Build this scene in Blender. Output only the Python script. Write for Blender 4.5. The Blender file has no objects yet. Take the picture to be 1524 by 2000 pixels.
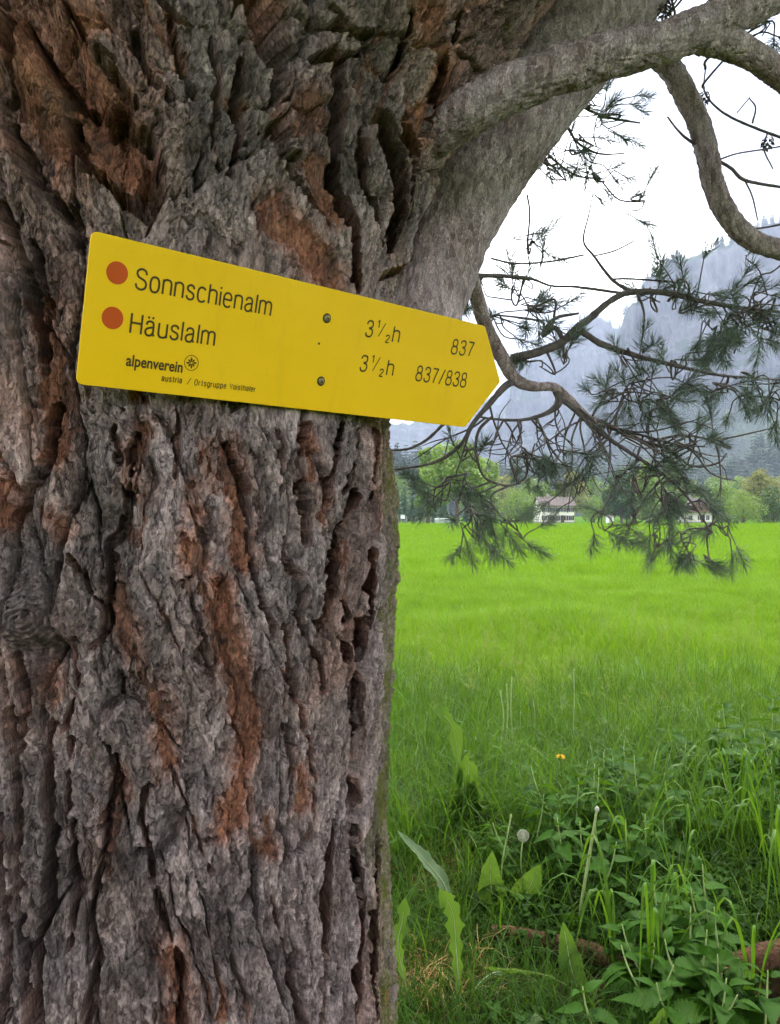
import bpy, bmesh, math, random
import numpy as np
from mathutils import Vector, Matrix

# ------------------------------------------------------------------ camera, sky, sun, exposure
SC = bpy.context.scene
COL = SC.collection
EYE = 1.45                      # camera height
F = 1540.0                      # focal length in pixels of the 1524 x 2000 photograph

cam_data = bpy.data.cameras.new('camera')
cam_data.sensor_fit = 'VERTICAL'
cam_data.sensor_height = 24.0
cam_data.lens = 24.0 * F / 2000.0
cam_data.clip_start = 0.05
cam_data.clip_end = 20000.0
cam = bpy.data.objects.new('camera', cam_data)
COL.objects.link(cam)
cam.location = (0, 0, EYE)
cam.rotation_euler = (math.radians(90), 0, 0)
SC.camera = cam

SUN_EL, SUN_AZ = math.radians(56), math.radians(28)      # azimuth from +Y towards +X
world = bpy.data.worlds.new('World')
SC.world = world
world.use_nodes = True
wn, wl = world.node_tree.nodes, world.node_tree.links
wn.clear()
w_out = wn.new('ShaderNodeOutputWorld')
w_bg = wn.new('ShaderNodeBackground')
w_sky = wn.new('ShaderNodeTexSky')
w_sky.sky_type = 'NISHITA'
w_sky.sun_disc = False
w_sky.sun_elevation = SUN_EL
w_sky.sun_rotation = SUN_AZ
w_tc = wn.new('ShaderNodeTexCoord')
w_map = wn.new('ShaderNodeMapping')
w_map.inputs['Location'].default_value = (0.35, 0.0, 0.4)
w_map.inputs['Scale'].default_value = (1.0, 1.0, 2.6)
w_n = wn.new('ShaderNodeTexNoise')
w_n.inputs['Scale'].default_value = 2.4
w_n.inputs['Detail'].default_value = 5.0
w_n.inputs['Roughness'].default_value = 0.5
w_n.inputs['Distortion'].default_value = 0.5
w_ramp = wn.new('ShaderNodeValToRGB')
for _p, _c in ((0.50, (2.35, 2.40, 2.62, 1)),):
    _e = w_ramp.color_ramp.elements.new(_p); _e.color = _c
w_ramp.color_ramp.elements[0].position = 0.38
w_ramp.color_ramp.elements[0].color = (1.50, 1.56, 1.88, 1)
w_ramp.color_ramp.elements[2].position = 0.66
w_ramp.color_ramp.elements[2].color = (11.0, 11.0, 11.1, 1)
w_mix = wn.new('ShaderNodeMix')
w_mix.data_type = 'RGBA'
w_mix.inputs[0].default_value = 0.95               # closed cloud layer over the blue
wl.new(w_tc.outputs['Generated'], w_map.inputs['Vector'])
wl.new(w_map.outputs['Vector'], w_n.inputs['Vector'])
wl.new(w_n.outputs['Fac'], w_ramp.inputs['Fac'])
wl.new(w_sky.outputs['Color'], w_mix.inputs[6])
wl.new(w_ramp.outputs['Color'], w_mix.inputs[7])
wl.new(w_mix.outputs[2], w_bg.inputs['Color'])
w_bg.inputs['Strength'].default_value = 0.15
wl.new(w_bg.outputs['Background'], w_out.inputs['Surface'])

sun_data = bpy.data.lights.new('sun', 'SUN')
sun_data.energy = 1.5
sun_data.angle = math.radians(14)
sun_data.color = (1.0, 0.955, 0.89)
sun = bpy.data.objects.new('sun', sun_data)
COL.objects.link(sun)
sun_dir = Vector((math.cos(SUN_EL) * math.sin(SUN_AZ), math.cos(SUN_EL) * math.cos(SUN_AZ), math.sin(SUN_EL)))
sun.rotation_euler = sun_dir.to_track_quat('Z', 'Y').to_euler()
sun.location = (0, 0, 40)

SC.view_settings.view_transform = 'Standard'
SC.view_settings.look = 'None'
SC.view_settings.gamma = 1.0
SC.view_settings.use_curve_mapping = False
SC.view_settings.exposure = 2.38
SC.render.engine = 'CYCLES'
SC.cycles.use_denoising = True
SC.cycles.use_adaptive_sampling = True
SC.cycles.adaptive_threshold = 0.03
SC.cycles.max_bounces = 6
SC.cycles.diffuse_bounces = 3
SC.cycles.glossy_bounces = 2
SC.cycles.transmission_bounces = 3
SC.cycles.volume_bounces = 0
SC.cycles.caustics_reflective = False
SC.cycles.caustics_refractive = False

# ------------------------------------------------------------------ helpers
RNG = np.random.default_rng(7)
random.seed(5)


def at(px, py, Y):
    """pixel of the photograph and distance along the view axis -> world point"""
    return np.array([(px - 762.0) / F * Y, Y, EYE + (1000.0 - py) / F * Y])


def tag(o, label=None, cat=None, group=None, kind=None):
    if label: o['label'] = label
    if cat: o['category'] = cat
    if group: o['group'] = group
    if kind: o['kind'] = kind
    return o


def link(o, parent=None):
    COL.objects.link(o)
    if parent is not None:
        o.parent = parent
    return o


def empty(name, loc=(0, 0, 0), rz=0.0, parent=None):
    o = bpy.data.objects.new(name, None)
    o.location = loc
    o.rotation_euler = (0, 0, rz)
    o.empty_display_size = 0.1
    return link(o, parent)


def mesh_np(name, V, Q, mat=None, smooth=True, attrs=None):
    """V (n,3); Q (m,k) with k 3 or 4, or a list of such arrays"""
    me = bpy.data.meshes.new(name)
    V = np.ascontiguousarray(V, dtype=np.float32)
    Qs = [np.ascontiguousarray(q, dtype=np.int32) for q in (Q if isinstance(Q, list) else [Q]) if len(q)]
    nl = sum(q.size for q in Qs)
    npol = sum(len(q) for q in Qs)
    me.vertices.add(len(V))
    me.vertices.foreach_set('co', V.ravel())
    me.loops.add(nl)
    me.loops.foreach_set('vertex_index', np.concatenate([q.ravel() for q in Qs]))
    me.polygons.add(npol)
    tot = np.concatenate([np.full(len(q), q.shape[1], np.int32) for q in Qs])
    st = np.concatenate([[0], np.cumsum(tot)[:-1]]).astype(np.int32)
    me.polygons.foreach_set('loop_start', st)
    me.polygons.foreach_set('loop_total', tot)
    me.polygons.foreach_set('use_smooth', np.full(npol, smooth))
    me.update(calc_edges=True)
    for k, a in (attrs or {}).items():
        at_ = me.attributes.new(k, 'FLOAT', 'POINT')
        at_.data.foreach_set('value', np.ascontiguousarray(a, dtype=np.float32))
    if mat is not None:
        me.materials.append(mat)
    return me


def mesh_py(name, verts, faces, mat=None, smooth=False):
    me = bpy.data.meshes.new(name)
    me.from_pydata([tuple(map(float, v)) for v in verts], [], [tuple(f) for f in faces])
    me.update()
    if smooth:
        me.polygons.foreach_set('use_smooth', [True] * len(me.polygons))
    if mat is not None:
        me.materials.append(mat)
    return me


def obj(name, me, parent=None, loc=None, rot=None, scale=None):
    o = bpy.data.objects.new(name, me)
    if loc is not None: o.location = [float(v) for v in loc]
    if rot is not None: o.rotation_euler = [float(v) for v in rot]
    if scale is not None: o.scale = (scale,) * 3 if np.isscalar(scale) else scale
    return link(o, parent)


class MB:
    """collects boxes, quads, prisms into one mesh"""
    def __init__(self): self.v, self.f = [], []
    def add(self, V, Fc):
        b = len(self.v); self.v += [tuple(map(float, p)) for p in V]; self.f += [tuple(i + b for i in f) for f in Fc]
    def box(self, x0, x1, y0, y1, z0, z1):
        self.add([(x0, y0, z0), (x1, y0, z0), (x1, y1, z0), (x0, y1, z0), (x0, y0, z1), (x1, y0, z1), (x1, y1, z1), (x0, y1, z1)],
                 [(0, 3, 2, 1), (4, 5, 6, 7), (0, 1, 5, 4), (1, 2, 6, 5), (2, 3, 7, 6), (3, 0, 4, 7)])
    def build(self, name, mat, parent=None, loc=None, rot=None, smooth=False):
        return obj(name, mesh_py(name, self.v, self.f, mat, smooth), parent, loc, rot)


# ------------------------------------------------------------------ numpy noise
def _h(ix, iy, seed):
    h = (ix.astype(np.int64) * 374761393 + iy.astype(np.int64) * 668265263 + seed * 974634777) & 0xFFFFFFFF
    h = ((h ^ (h >> 13)) * 1274126177) & 0xFFFFFFFF
    h = ((h ^ (h >> 16)) * 2246822519) & 0xFFFFFFFF
    return h ^ (h >> 15)


def _hf(ix, iy, seed):
    return _h(ix, iy, seed).astype(np.float64) / 4294967295.0


def noise(u, v, seed=0):
    iu, iv = np.floor(u), np.floor(v)
    fu, fv = u - iu, v - iv
    iu, iv = iu.astype(np.int64), iv.astype(np.int64)
    su, sv = fu * fu * fu * (fu * (fu * 6 - 15) + 10), fv * fv * fv * (fv * (fv * 6 - 15) + 10)
    def g(di, dj):
        a = _hf(iu + di, iv + dj, seed) * (2 * np.pi)
        return np.cos(a) * (fu - di) + np.sin(a) * (fv - dj)
    a = g(0, 0) * (1 - su) + g(1, 0) * su
    b = g(0, 1) * (1 - su) + g(1, 1) * su
    return (a * (1 - sv) + b * sv) * 1.5


def fbm(u, v, seed=0, octv=4, gain=0.5):
    r, a = 0.0, 1.0
    for i in range(octv):
        r = r + a * noise(u * 2 ** i + 17.3 * i, v * 2 ** i - 9.1 * i, seed + i)
        a *= gain
    return r


def worley(u, v, seed=0, jit=0.92):
    """F1, F2-F1 border measure, random per cell, offset inside the cell"""
    iu, iv = np.floor(u).astype(np.int64), np.floor(v).astype(np.int64)
    f1 = np.full(u.shape, 1e9); f2 = np.full(u.shape, 1e9)
    cid = np.zeros(u.shape, np.int64); du = np.zeros(u.shape); dv = np.zeros(u.shape)
    for a in (-1, 0, 1):
        for b in (-1, 0, 1):
            ci, cj = iu + a, iv + b
            hh = _h(ci, cj, seed)
            px = ci + 0.5 + jit * ((hh & 0xFFFF) / 65535.0 - 0.5)
            py = cj + 0.5 + jit * ((hh >> 16) / 65535.0 - 0.5)
            dx, dy = u - px, v - py
            d = dx * dx + dy * dy
            m = d < f1
            f2 = np.where(m, f1, np.minimum(f2, d))
            f1 = np.where(m, d, f1)
            cid = np.where(m, hh, cid); du = np.where(m, dx, du); dv = np.where(m, dy, dv)
    f1, f2 = np.sqrt(f1), np.sqrt(f2)
    r1 = ((cid * 2654435761) & 0xFFFFFFFF) / 4294967295.0
    r2 = ((cid * 2246822519 + 12345) & 0xFFFFFFFF) / 4294967295.0
    r3 = ((cid * 3266489917 + 777) & 0xFFFFFFFF) / 4294967295.0
    return f1, f2 - f1, r1, r2, r3, du, dv


def sstep(a, b, x):
    t = np.clip((x - a) / (b - a), 0, 1)
    return t * t * (3 - 2 * t)


def catmull(P, n):
    P = np.asarray(P, float)
    if len(P) == 2:
        t = np.linspace(0, 1, n)[:, None]
        return P[0] * (1 - t) + P[1] * t
    Q = np.vstack([2 * P[0] - P[1], P, 2 * P[-1] - P[-2]])
    seg = np.linalg.norm(np.diff(P[:, :3], axis=0), axis=1)
    cum = np.concatenate([[0], np.cumsum(seg)])
    out = []
    for s in np.linspace(0, cum[-1], n):
        i = min(max(np.searchsorted(cum, s, 'right') - 1, 0), len(P) - 2)
        t = (s - cum[i]) / max(seg[i], 1e-9)
        p0, p1, p2, p3 = Q[i], Q[i + 1], Q[i + 2], Q[i + 3]
        out.append(0.5 * (2 * p1 + (p2 - p0) * t + (2 * p0 - 5 * p1 + 4 * p2 - p3) * t * t + (3 * p1 - p0 - 3 * p2 + p3) * t ** 3))
    return np.array(out)


def tube(P, R, nseg=8, n=None, relief=None):
    """tapered tube through P with radii R; relief(arc, along, k, radius)->radial offset"""
    PR = catmull(np.column_stack([P, R]), n or max(4, len(P) * 4))
    C, rad = PR[:, :3], np.maximum(PR[:, 3], 1e-4)
    T = np.gradient(C, axis=0)
    T /= np.linalg.norm(T, axis=1)[:, None] + 1e-12
    ref = np.array([0.3, -1, 0.2]) if abs(T[0] @ np.array([0.3, -1, 0.2])) < 0.9 else np.array([1., 0, 0])
    A = np.zeros_like(C); B = np.zeros_like(C)
    a = ref - T[0] * (ref @ T[0]); a /= np.linalg.norm(a)
    for i in range(len(C)):
        a = a - T[i] * (a @ T[i]); a /= np.linalg.norm(a)
        A[i] = a; B[i] = np.cross(T[i], a)
    ang = np.linspace(0, 2 * np.pi, nseg, endpoint=False)
    L = np.concatenate([[0], np.cumsum(np.linalg.norm(np.diff(C, axis=0), axis=1))])
    rr = np.repeat(rad[:, None], nseg, 1)
    if relief is not None:
        rr = rr + relief(ang[None, :] * np.ones((len(C), 1)), np.repeat(L[:, None], nseg, 1), rr)
    V = C[:, None, :] + rr[:, :, None] * (np.cos(ang)[None, :, None] * A[:, None, :] + np.sin(ang)[None, :, None] * B[:, None, :])
    V = V.reshape(-1, 3)
    i = np.arange(len(C) - 1)[:, None]; j = np.arange(nseg)[None, :]
    Q = np.stack([i * nseg + j, i * nseg + (j + 1) % nseg, (i + 1) * nseg + (j + 1) % nseg, (i + 1) * nseg + j], -1).reshape(-1, 4)
    e0, e1 = len(V), len(V) + 1
    V = np.vstack([V, C[0], C[-1] + T[-1] * rad[-1] * 0.5])
    jj = np.arange(nseg)
    b = (len(C) - 1) * nseg
    Tr = np.vstack([np.column_stack([(jj + 1) % nseg, jj, np.full(nseg, e0)]), np.column_stack([b + jj, b + (jj + 1) % nseg, np.full(nseg, e1)])])
    return V, Q, Tr


def join(parts):
    """list of (V, Q, T) -> one (V, [Q, T])"""
    Vs, Qs, Ts, b = [], [], [], 0
    for V, Q, T in parts:
        Vs.append(V)
        if len(Q): Qs.append(np.asarray(Q) + b)
        if len(T): Ts.append(np.asarray(T) + b)
        b += len(V)
    return np.vstack(Vs), [x for x in ([np.vstack(Qs)] if Qs else []) + ([np.vstack(Ts)] if Ts else [])]


# ------------------------------------------------------------------ materials
def mat(name):
    m = bpy.data.materials.new(name)
    m.use_nodes = True
    nt = m.node_tree
    return m, nt.nodes, nt.links, nt.nodes['Principled BSDF']


def nd(ns, typ, **kw):
    n = ns.new(typ)
    for k, v in kw.items():
        if k in n.inputs: n.inputs[k].default_value = v
        else: setattr(n, k, v)
    return n


def ramp(ns, stops):
    r = ns.new('ShaderNodeValToRGB')
    e = r.color_ramp.elements
    while len(e) < len(stops): e.new(0.5)
    for el, (p, c) in zip(e, stops):
        el.position = p
        el.color = tuple(c) + (1,) if not np.isscalar(c) else (c, c, c, 1)
    return r


def mixc(ns, ls, fac, a, b, mode='MIX'):
    n = ns.new('ShaderNodeMix')
    n.data_type = 'RGBA'
    n.blend_type = mode
    for sock, v in ((n.inputs[0], fac), (n.inputs[6], a), (n.inputs[7], b)):
        if isinstance(v, bpy.types.NodeSocket): ls.new(v, sock)
        elif np.isscalar(v): sock.default_value = v
        else: sock.default_value = tuple(v) + (1,)
    return n.outputs[2]


def plain(name, c, rough=0.6, var=0.12, scale=8.0, bump=0.0, metallic=0.0, spec=0.3):
    m, ns, ls, bs = mat(name)
    tc = nd(ns, 'ShaderNodeTexCoord')
    n = nd(ns, 'ShaderNodeTexNoise', Scale=scale, Detail=5.0, Roughness=0.6)
    ls.new(tc.outputs['Object'], n.inputs['Vector'])
    r = ramp(ns, [(0.3, [x * (1 - var) for x in c]), (0.7, [min(1, x * (1 + var)) for x in c])])
    ls.new(n.outputs['Fac'], r.inputs['Fac'])
    ls.new(r.outputs['Color'], bs.inputs['Base Color'])
    bs.inputs['Roughness'].default_value = rough
    bs.inputs['Metallic'].default_value = metallic
    bs.inputs['Specular IOR Level'].default_value = spec
    if bump:
        b = nd(ns, 'ShaderNodeBump', Strength=bump, Distance=0.02)
        ls.new(n.outputs['Fac'], b.inputs['Height'])
        ls.new(b.outputs['Normal'], bs.inputs['Normal'])
    return m


def leafmat(name, dark, light, trans=0.35, rough=0.5, scale=3.0, spec=0.3, glow=None):
    """foliage: reflects and lets light through; colour varies by place, by plant and by leaf"""
    m, ns, ls, bs = mat(name)
    g = nd(ns, 'ShaderNodeNewGeometry')
    n = nd(ns, 'ShaderNodeTexNoise', Scale=scale, Detail=4.0, Roughness=0.6)
    ls.new(g.outputs['Position'], n.inputs['Vector'])
    oi = nd(ns, 'ShaderNodeObjectInfo')
    ad = nd(ns, 'ShaderNodeMath', operation='MULTIPLY_ADD')
    ls.new(oi.outputs['Random'], ad.inputs[0]); ad.inputs[1].default_value = 0.35
    ls.new(n.outputs['Fac'], ad.inputs[2])
    ad2 = nd(ns, 'ShaderNodeMath', operation='MULTIPLY_ADD')
    ls.new(g.outputs['Random Per Island'], ad2.inputs[0]); ad2.inputs[1].default_value = 0.55
    ls.new(ad.outputs[0], ad2.inputs[2])
    r = ramp(ns, [(0.45, dark), (1.0, light)])
    ls.new(ad2.outputs[0], r.inputs['Fac'])
    ls.new(r.outputs['Color'], bs.inputs['Base Color'])
    bs.inputs['Roughness'].default_value = rough
    bs.inputs['Specular IOR Level'].default_value = spec
    t = nd(ns, 'ShaderNodeBsdfTranslucent')
    tcol = mixc(ns, ls, 0.6, r.outputs['Color'], glow or [light[0] * 1.3, light[1] * 1.15, light[2] * 0.5])
    ls.new(tcol, t.inputs['Color'])
    mx = nd(ns, 'ShaderNodeMixShader')
    mx.inputs[0].default_value = trans
    ls.new(bs.outputs[0], mx.inputs[1]); ls.new(t.outputs[0], mx.inputs[2])
    ls.new(mx.outputs[0], ns['Material Output'].inputs['Surface'])
    return m


def scatter(name, P, rot, scl, idx, sources, parent=None):
    """one object: source meshes placed on points by a geometry-node tree"""
    col = bpy.data.collections.new(name + '_sources')
    for i, me in enumerate(sources):
        col.objects.link(bpy.data.objects.new('%s_source_%02d' % (name, i), me))
    me = bpy.data.meshes.new(name)
    me.vertices.add(len(P))
    me.vertices.foreach_set('co', np.ascontiguousarray(P, np.float32).ravel())
    a = me.attributes.new('rot', 'FLOAT_VECTOR', 'POINT'); a.data.foreach_set('vector', np.ascontiguousarray(rot, np.float32).ravel())
    a = me.attributes.new('scl', 'FLOAT', 'POINT'); a.data.foreach_set('value', np.ascontiguousarray(scl, np.float32))
    a = me.attributes.new('idx', 'INT', 'POINT'); a.data.foreach_set('value', np.ascontiguousarray(idx, np.int32))
    o = obj(name, me, parent)
    ng = bpy.data.node_groups.new(name, 'GeometryNodeTree')
    ng.interface.new_socket('Geometry', in_out='INPUT', socket_type='NodeSocketGeometry')
    ng.interface.new_socket('Geometry', in_out='OUTPUT', socket_type='NodeSocketGeometry')
    ns, ls = ng.nodes, ng.links
    gi, go = ns.new('NodeGroupInput'), ns.new('NodeGroupOutput')
    m2p = ns.new('GeometryNodeMeshToPoints')
    ci = ns.new('GeometryNodeCollectionInfo')
    ci.inputs['Collection'].default_value = col
    ci.inputs['Separate Children'].default_value = True
    ci.inputs['Reset Children'].default_value = True
    ip = ns.new('GeometryNodeInstanceOnPoints')
    ip.inputs['Pick Instance'].default_value = True
    def attr(nm, typ):
        n = ns.new('GeometryNodeInputNamedAttribute'); n.data_type = typ; n.inputs['Name'].default_value = nm
        return next(s for s in n.outputs if s.enabled and s.name == 'Attribute')
    e2r = ns.new('FunctionNodeEulerToRotation')
    ls.new(attr('rot', 'FLOAT_VECTOR'), e2r.inputs[0])
    ls.new(gi.outputs[0], m2p.inputs['Mesh'])
    ls.new(m2p.outputs[0], ip.inputs['Points'])
    ls.new(ci.outputs[0], ip.inputs['Instance'])
    ls.new(attr('idx', 'INT'), ip.inputs['Instance Index'])
    ls.new(e2r.outputs[0], ip.inputs['Rotation'])
    ls.new(attr('scl', 'FLOAT'), ip.inputs['Scale'])
    ls.new(ip.outputs[0], go.inputs[0])
    md = o.modifiers.new('scatter', 'NODES')
    md.node_group = ng
    return o
# ------------------------------------------------------------------ the pine: trunk
CX, CY, R0 = -0.40, 1.30, 0.40

def rbase(th, z):
    """radius of the trunk; th = 0 faces -Y (the path side), 90 deg faces +X"""
    d = np.degrees(th)
    d = (d + 180) % 360 - 180
    r = R0 + np.interp(z, [0, .15, .35, .6, .94, 1.2, 1.38, 1.58, 1.7, 3.6], [.34, .16, .05, .012, -.010, .003, .011, -.005, 0, 0])
    right = np.exp(-((d - 95) / 42.0) ** 2)
    front = np.exp(-((d - 15) / 62.0) ** 2)
    left = np.exp(-((d + 95) / 60.0) ** 2)
    r = r + right * np.interp(z, [1.72, 1.86, 1.94, 2.05, 2.18, 2.31, 2.45, 2.8, 3.4], [0, .018, .040, .085, .155, .25, .36, .62, .85])
    r = r + front * np.interp(z, [1.78, 1.9, 2.1, 2.35, 2.8, 3.4], [0, .012, .05, .10, .16, .2])
    r = r + left * np.interp(z, [1.7, 2.1, 2.4, 3.4], [0, .08, .2, .8])
    # the crotch between the limbs, and the long folds on its left side
    crot = np.interp(z, [1.93, 2.02, 2.2, 2.5, 3.4], [0, .03, .085, .20, .6])
    r = r - crot * np.exp(-((d - 26 - (z - 2.2) * 14) / 7.5) ** 2)
    k = sstep(1.72, 1.95, z) * sstep(22, 8, d) * sstep(-60, -20, d)
    r = r + k * 0.022 * np.sin((d * 0.0175 * .4 + (z - 1.9) * 0.62) * 2 * np.pi / 0.085)
    # broad swell and lobes of the lower bole
    r = r + 0.012 * np.cos(np.radians(d * 3 - 60)) * sstep(1.75, 1.3, z) * sstep(85, 40, d)
    return r


def surf(px, py):
    """where the line of sight through a pixel meets the plain trunk -> (arc, height)"""
    Y = np.linspace(0.55, 1.9, 1800)
    X = (px - 762) / F * Y; Z = EYE + (1000 - py) / F * Y
    dx, dy = X - CX, Y - CY
    th = np.arctan2(dx, -dy)
    g = np.hypot(dx, dy) - rbase(th, Z)
    hit = np.nonzero(g < 0)[0]
    i = hit[0] if len(hit) else int(np.argmin(g))
    return np.array([th[i] * R0, Z[i]])


FISS = [  # traced cracks of the bark: points, half width (px), depth (cm)
    ([(112, 800), (96, 890), (62, 945), (28, 1010)], 7, 2.2), ([(262, 850), (258, 940), (250, 1035), (214, 1062)], 5, 1.8),
    ([(136, 1086), (170, 1140), (205, 1194)], 5, 1.8), ([(214, 1062), (222, 1110), (216, 1150), (204, 1196), (212, 1240)], 6, 2.0),
    ([(310, 1058), (362, 1043)], 2.5, 0.8), ([(180, 1262), (214, 1240)], 3, 1.0),
    ([(446, 868), (480, 940), (488, 1040), (498, 1120), (512, 1180), (538, 1242)], 5, 1.9),
    ([(438, 1150), (452, 1120), (476, 1118)], 3, 0.9),
    ([(586, 962), (594, 1005), (598, 1052)], 9, 2.2), ([(557, 1050), (556, 1080), (563, 1108), (590, 1125)], 5, 1.6),
    ([(700, 940), (684, 1000), (664, 1050), (655, 1100)], 5, 1.6), ([(653, 1095), (650, 1160), (641, 1228)], 10, 2.2),
    ([(731, 850), (728, 950), (724, 1100), (720, 1215)], 7, 2.4), ([(704, 1225), (700, 1290), (696, 1350), (690, 1480)], 10, 2.4),
    ([(563, 1226), (565, 1304), (576, 1360), (592, 1420)], 5, 1.9), ([(600, 1150), (592, 1210), (600, 1260), (622, 1290), (629, 1350)], 4, 1.5),
    ([(672, 1180), (676, 1240), (680, 1290)], 4, 1.4), ([(520, 1275), (508, 1310), (503, 1340)], 3, 1.0),
    ([(220, 1479), (232, 1521), (212, 1584), (199, 1683), (180, 1767), (190, 1872), (165, 2010)], 5, 2.0),
    ([(285, 1540), (279, 1610), (304, 1715), (313, 1767), (346, 1857), (360, 1909), (352, 2010)], 5, 2.0),
    ([(653, 1600), (641, 1741), (634, 1870), (632, 1990)], 6, 2.6), ([(699, 1425), (693, 1560)], 9, 2.8),
    ([(692, 1630), (709, 1767), (700, 1880), (697, 2010)], 8, 2.6), ([(737, 1645), (734, 1800), (735, 2010)], 5, 2.0),
    ([(575, 1870), (562, 1905), (580, 1960), (592, 2005)], 7, 2.4), ([(455, 1870), (478, 1946), (480, 2000)], 3.5, 1.2),
    ([(105, 1410), (88, 1557), (105, 1636), (95, 1741), (76, 1850), (70, 2000)], 7, 2.4),
    ([(20, 1390), (32, 1531), (37, 1636), (30, 1741), (52, 1925), (50, 2010)], 7, 2.6), ([(2, 1600), (8, 1800), (5, 2000)], 6, 2.2),
    ([(140, 1440), (132, 1560), (140, 1640), (150, 1730), (140, 1850)], 4, 1.6),
    ([(336, 1500), (378, 1600), (392, 1655), (412, 1700)], 3, 1.1), ([(395, 1640), (470, 1640)], 2.0, 0.7),
    ([(565, 1420), (572, 1520), (560, 1600), (568, 1680)], 4, 1.6), ([(600, 1440), (612, 1540), (606, 1640)], 4, 1.5),
    ([(415, 1330), (398, 1240), (378, 1180), (366, 1130)], 2.5, 0.8), ([(140, 1250), (150, 1340), (130, 1420)], 5, 1.8),
    ([(30, 1290), (50, 1380), (42, 1460)], 8, 2.4), ([(520, 1700), (540, 1790), (560, 1870)], 2.5, 0.9),
    ([(240, 800), (225, 850), (232, 900)], 4, 1.3), ([(345, 800), (352, 860), (345, 930)], 3, 1.0), ([(610, 830), (588, 900), (602, 960)], 4, 1.3),
    ([(670, 830), (650, 905), (640, 980)], 5, 1.5), ([(700, 840), (692, 900), (672, 960)], 3.5, 1.1), ([(545, 830), (560, 900), (552, 960)], 3, 1.0),
    # above the board
    ([(657, 110), (662, 207), (648, 257), (657, 367), (688, 450), (692, 560)], 10, 2.8), ([(538, 95), (538, 230), (552, 303), (580, 314)], 8, 2.2),
    ([(505, -10), (530, 60), (545, 110)], 22, 4.5), ([(745, 250), (770, 330), (778, 420), (760, 470)], 13, 3.0), ([(790, 240), (806, 330), (800, 420)], 8, 2.0),
    ([(700, 260), (706, 340), (730, 420), (742, 480)], 4, 1.4), ([(560, 330), (600, 380), (640, 440)], 4, 1.3),
    ([(470, 120), (462, 200), (470, 260), (450, 340)], 7, 1.8), ([(410, 80), (430, 160), (415, 250), (425, 330)], 5, 1.5),
    ([(16, 247), (68, 336), (136, 420), (160, 470)], 9, 2.6), ([(142, 236), (173, 325), (231, 378), (280, 425)], 8, 2.4), ([(231, 238), (290, 285), (306, 350), (285, 400)], 16, 3.0),
    ([(58, 55), (105, 136), (142, 194), (190, 230)], 6, 1.9), ([(173, 88), (226, 157), (260, 200)], 6, 1.7), ([(10, -10), (14, 100), (6, 215)], 7, 2.0),
    ([(130, 5), (170, 80), (215, 110)], 5, 1.5), ([(260, 60), (290, 150), (330, 190)], 5, 1.4), ([(330, 20), (345, 120), (380, 190)], 5, 1.5),
    ([(2, 400), (40, 520), (75, 620), (88, 720)], 8, 2.2), ([(60, 470), (90, 560), (95, 640)], 5, 1.5), ([(870, 120), (850, 200), (830, 260)], 8, 2.0),
    ([(800, 20), (790, 90), (760, 150)], 6, 1.6), ([(900, 20), (890, 80)], 5, 1.4), ([(650, 20), (680, 60), (720, 70)], 5, 1.4), ([(610, 120), (640, 112), (700, 105)], 6, 1.6),
    ([(840, 480), (790, 520), (740, 540)], 8, 1.6),
]
REDS = [  # long strips where the outer plates have come off: points, half width (px), depth (cm)
    ([(445, 880), (466, 930), (470, 1010), (478, 1095)], 18, 0.9), ([(366, 1066), (384, 1090), (400, 1114)], 14, 0.5),
    ([(425, 1140), (438, 1220), (458, 1300), (480, 1393), (484, 1460), (464, 1547), (452, 1615)], 24, 1.0),
    ([(222, 1145), (238, 1210), (262, 1270), (290, 1340), (316, 1420), (330, 1490)], 10, 0.8),
    ([(236, 1515), (216, 1590), (204, 1684)], 9, 0.7), ([(330, 1850), (352, 1920), (346, 2000)], 17, 0.9),
    ([(612, 870), (606, 930)], 12, 0.6), ([(378, 950), (382, 1000)], 8, 0.7), ([(640, 955), (634, 1010)], 7, 0.6), ([(280, 830), (268, 880), (266, 960)], 10, 0.6),
    ([(5, 950), (10, 1020)], 20, 0.8), ([(75, 600), (100, 700), (115, 800), (110, 880)], 24, 0.5), ([(528, 1660), (524, 1600)], 7, 0.5), ([(586, 1500), (592, 1570)], 9, 0.5),
    ([(545, 425), (590, 480), (640, 540)], 34, 0.6), ([(620, 330), (650, 420)], 20, 0.5), ([(150, 130), (200, 230), (250, 320)], 40, 0.5), ([(60, 180), (110, 260)], 40, 0.4), ([(30, 60), (60, 140)], 40, .3), ([(160, 250), (220, 330)], 30, .4),
    ([(870, 130), (850, 190), (820, 240)], 26, 0.4), ([(820, 0), (850, 60)], 30, 0.3), ([(595, 200), (600, 240)], 26, .3), ([(96, 1010), (118, 1040)], 12, 0.4), ([(90, 1320), (98, 1350)], 12, 0.4), ([(410, 880), (420, 950)], 8, .4),
]
STAIN_DARKS = [((205, 960), 60), ((585, 1170), 45), ((75, 1080), 70), ((60, 1230), 80), ((300, 1130), 40), ((255, 1690), 60), ((260, 1890), 70), ((500, 1790), 50), ((440, 250), 70), ((480, 120), 60), ((760, 300), 60),
          ((545, 1010), 28), ((60, 1600), 90), ((90, 1850), 90), ((740, 60), 60), ((650, 520), 40), ((20, 600), 60), ((800, 340), 60), ((790, 440), 50), ((740, 210), 60), ((880, 180), 40)]  # stained plates; the last entries only darken the trunk beside the fork


def seg_dist(S, Z, pts):
    d = np.full(S.shape, 9.0)
    for (a, b) in zip(pts[:-1], pts[1:]):
        ab = b - a
        t = np.clip(((S - a[0]) * ab[0] + (Z - a[1]) * ab[1]) / (ab @ ab + 1e-12), 0, 1)
        d = np.minimum(d, np.hypot(S - a[0] - t * ab[0], Z - a[1] - t * ab[1]))
    return d


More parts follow.
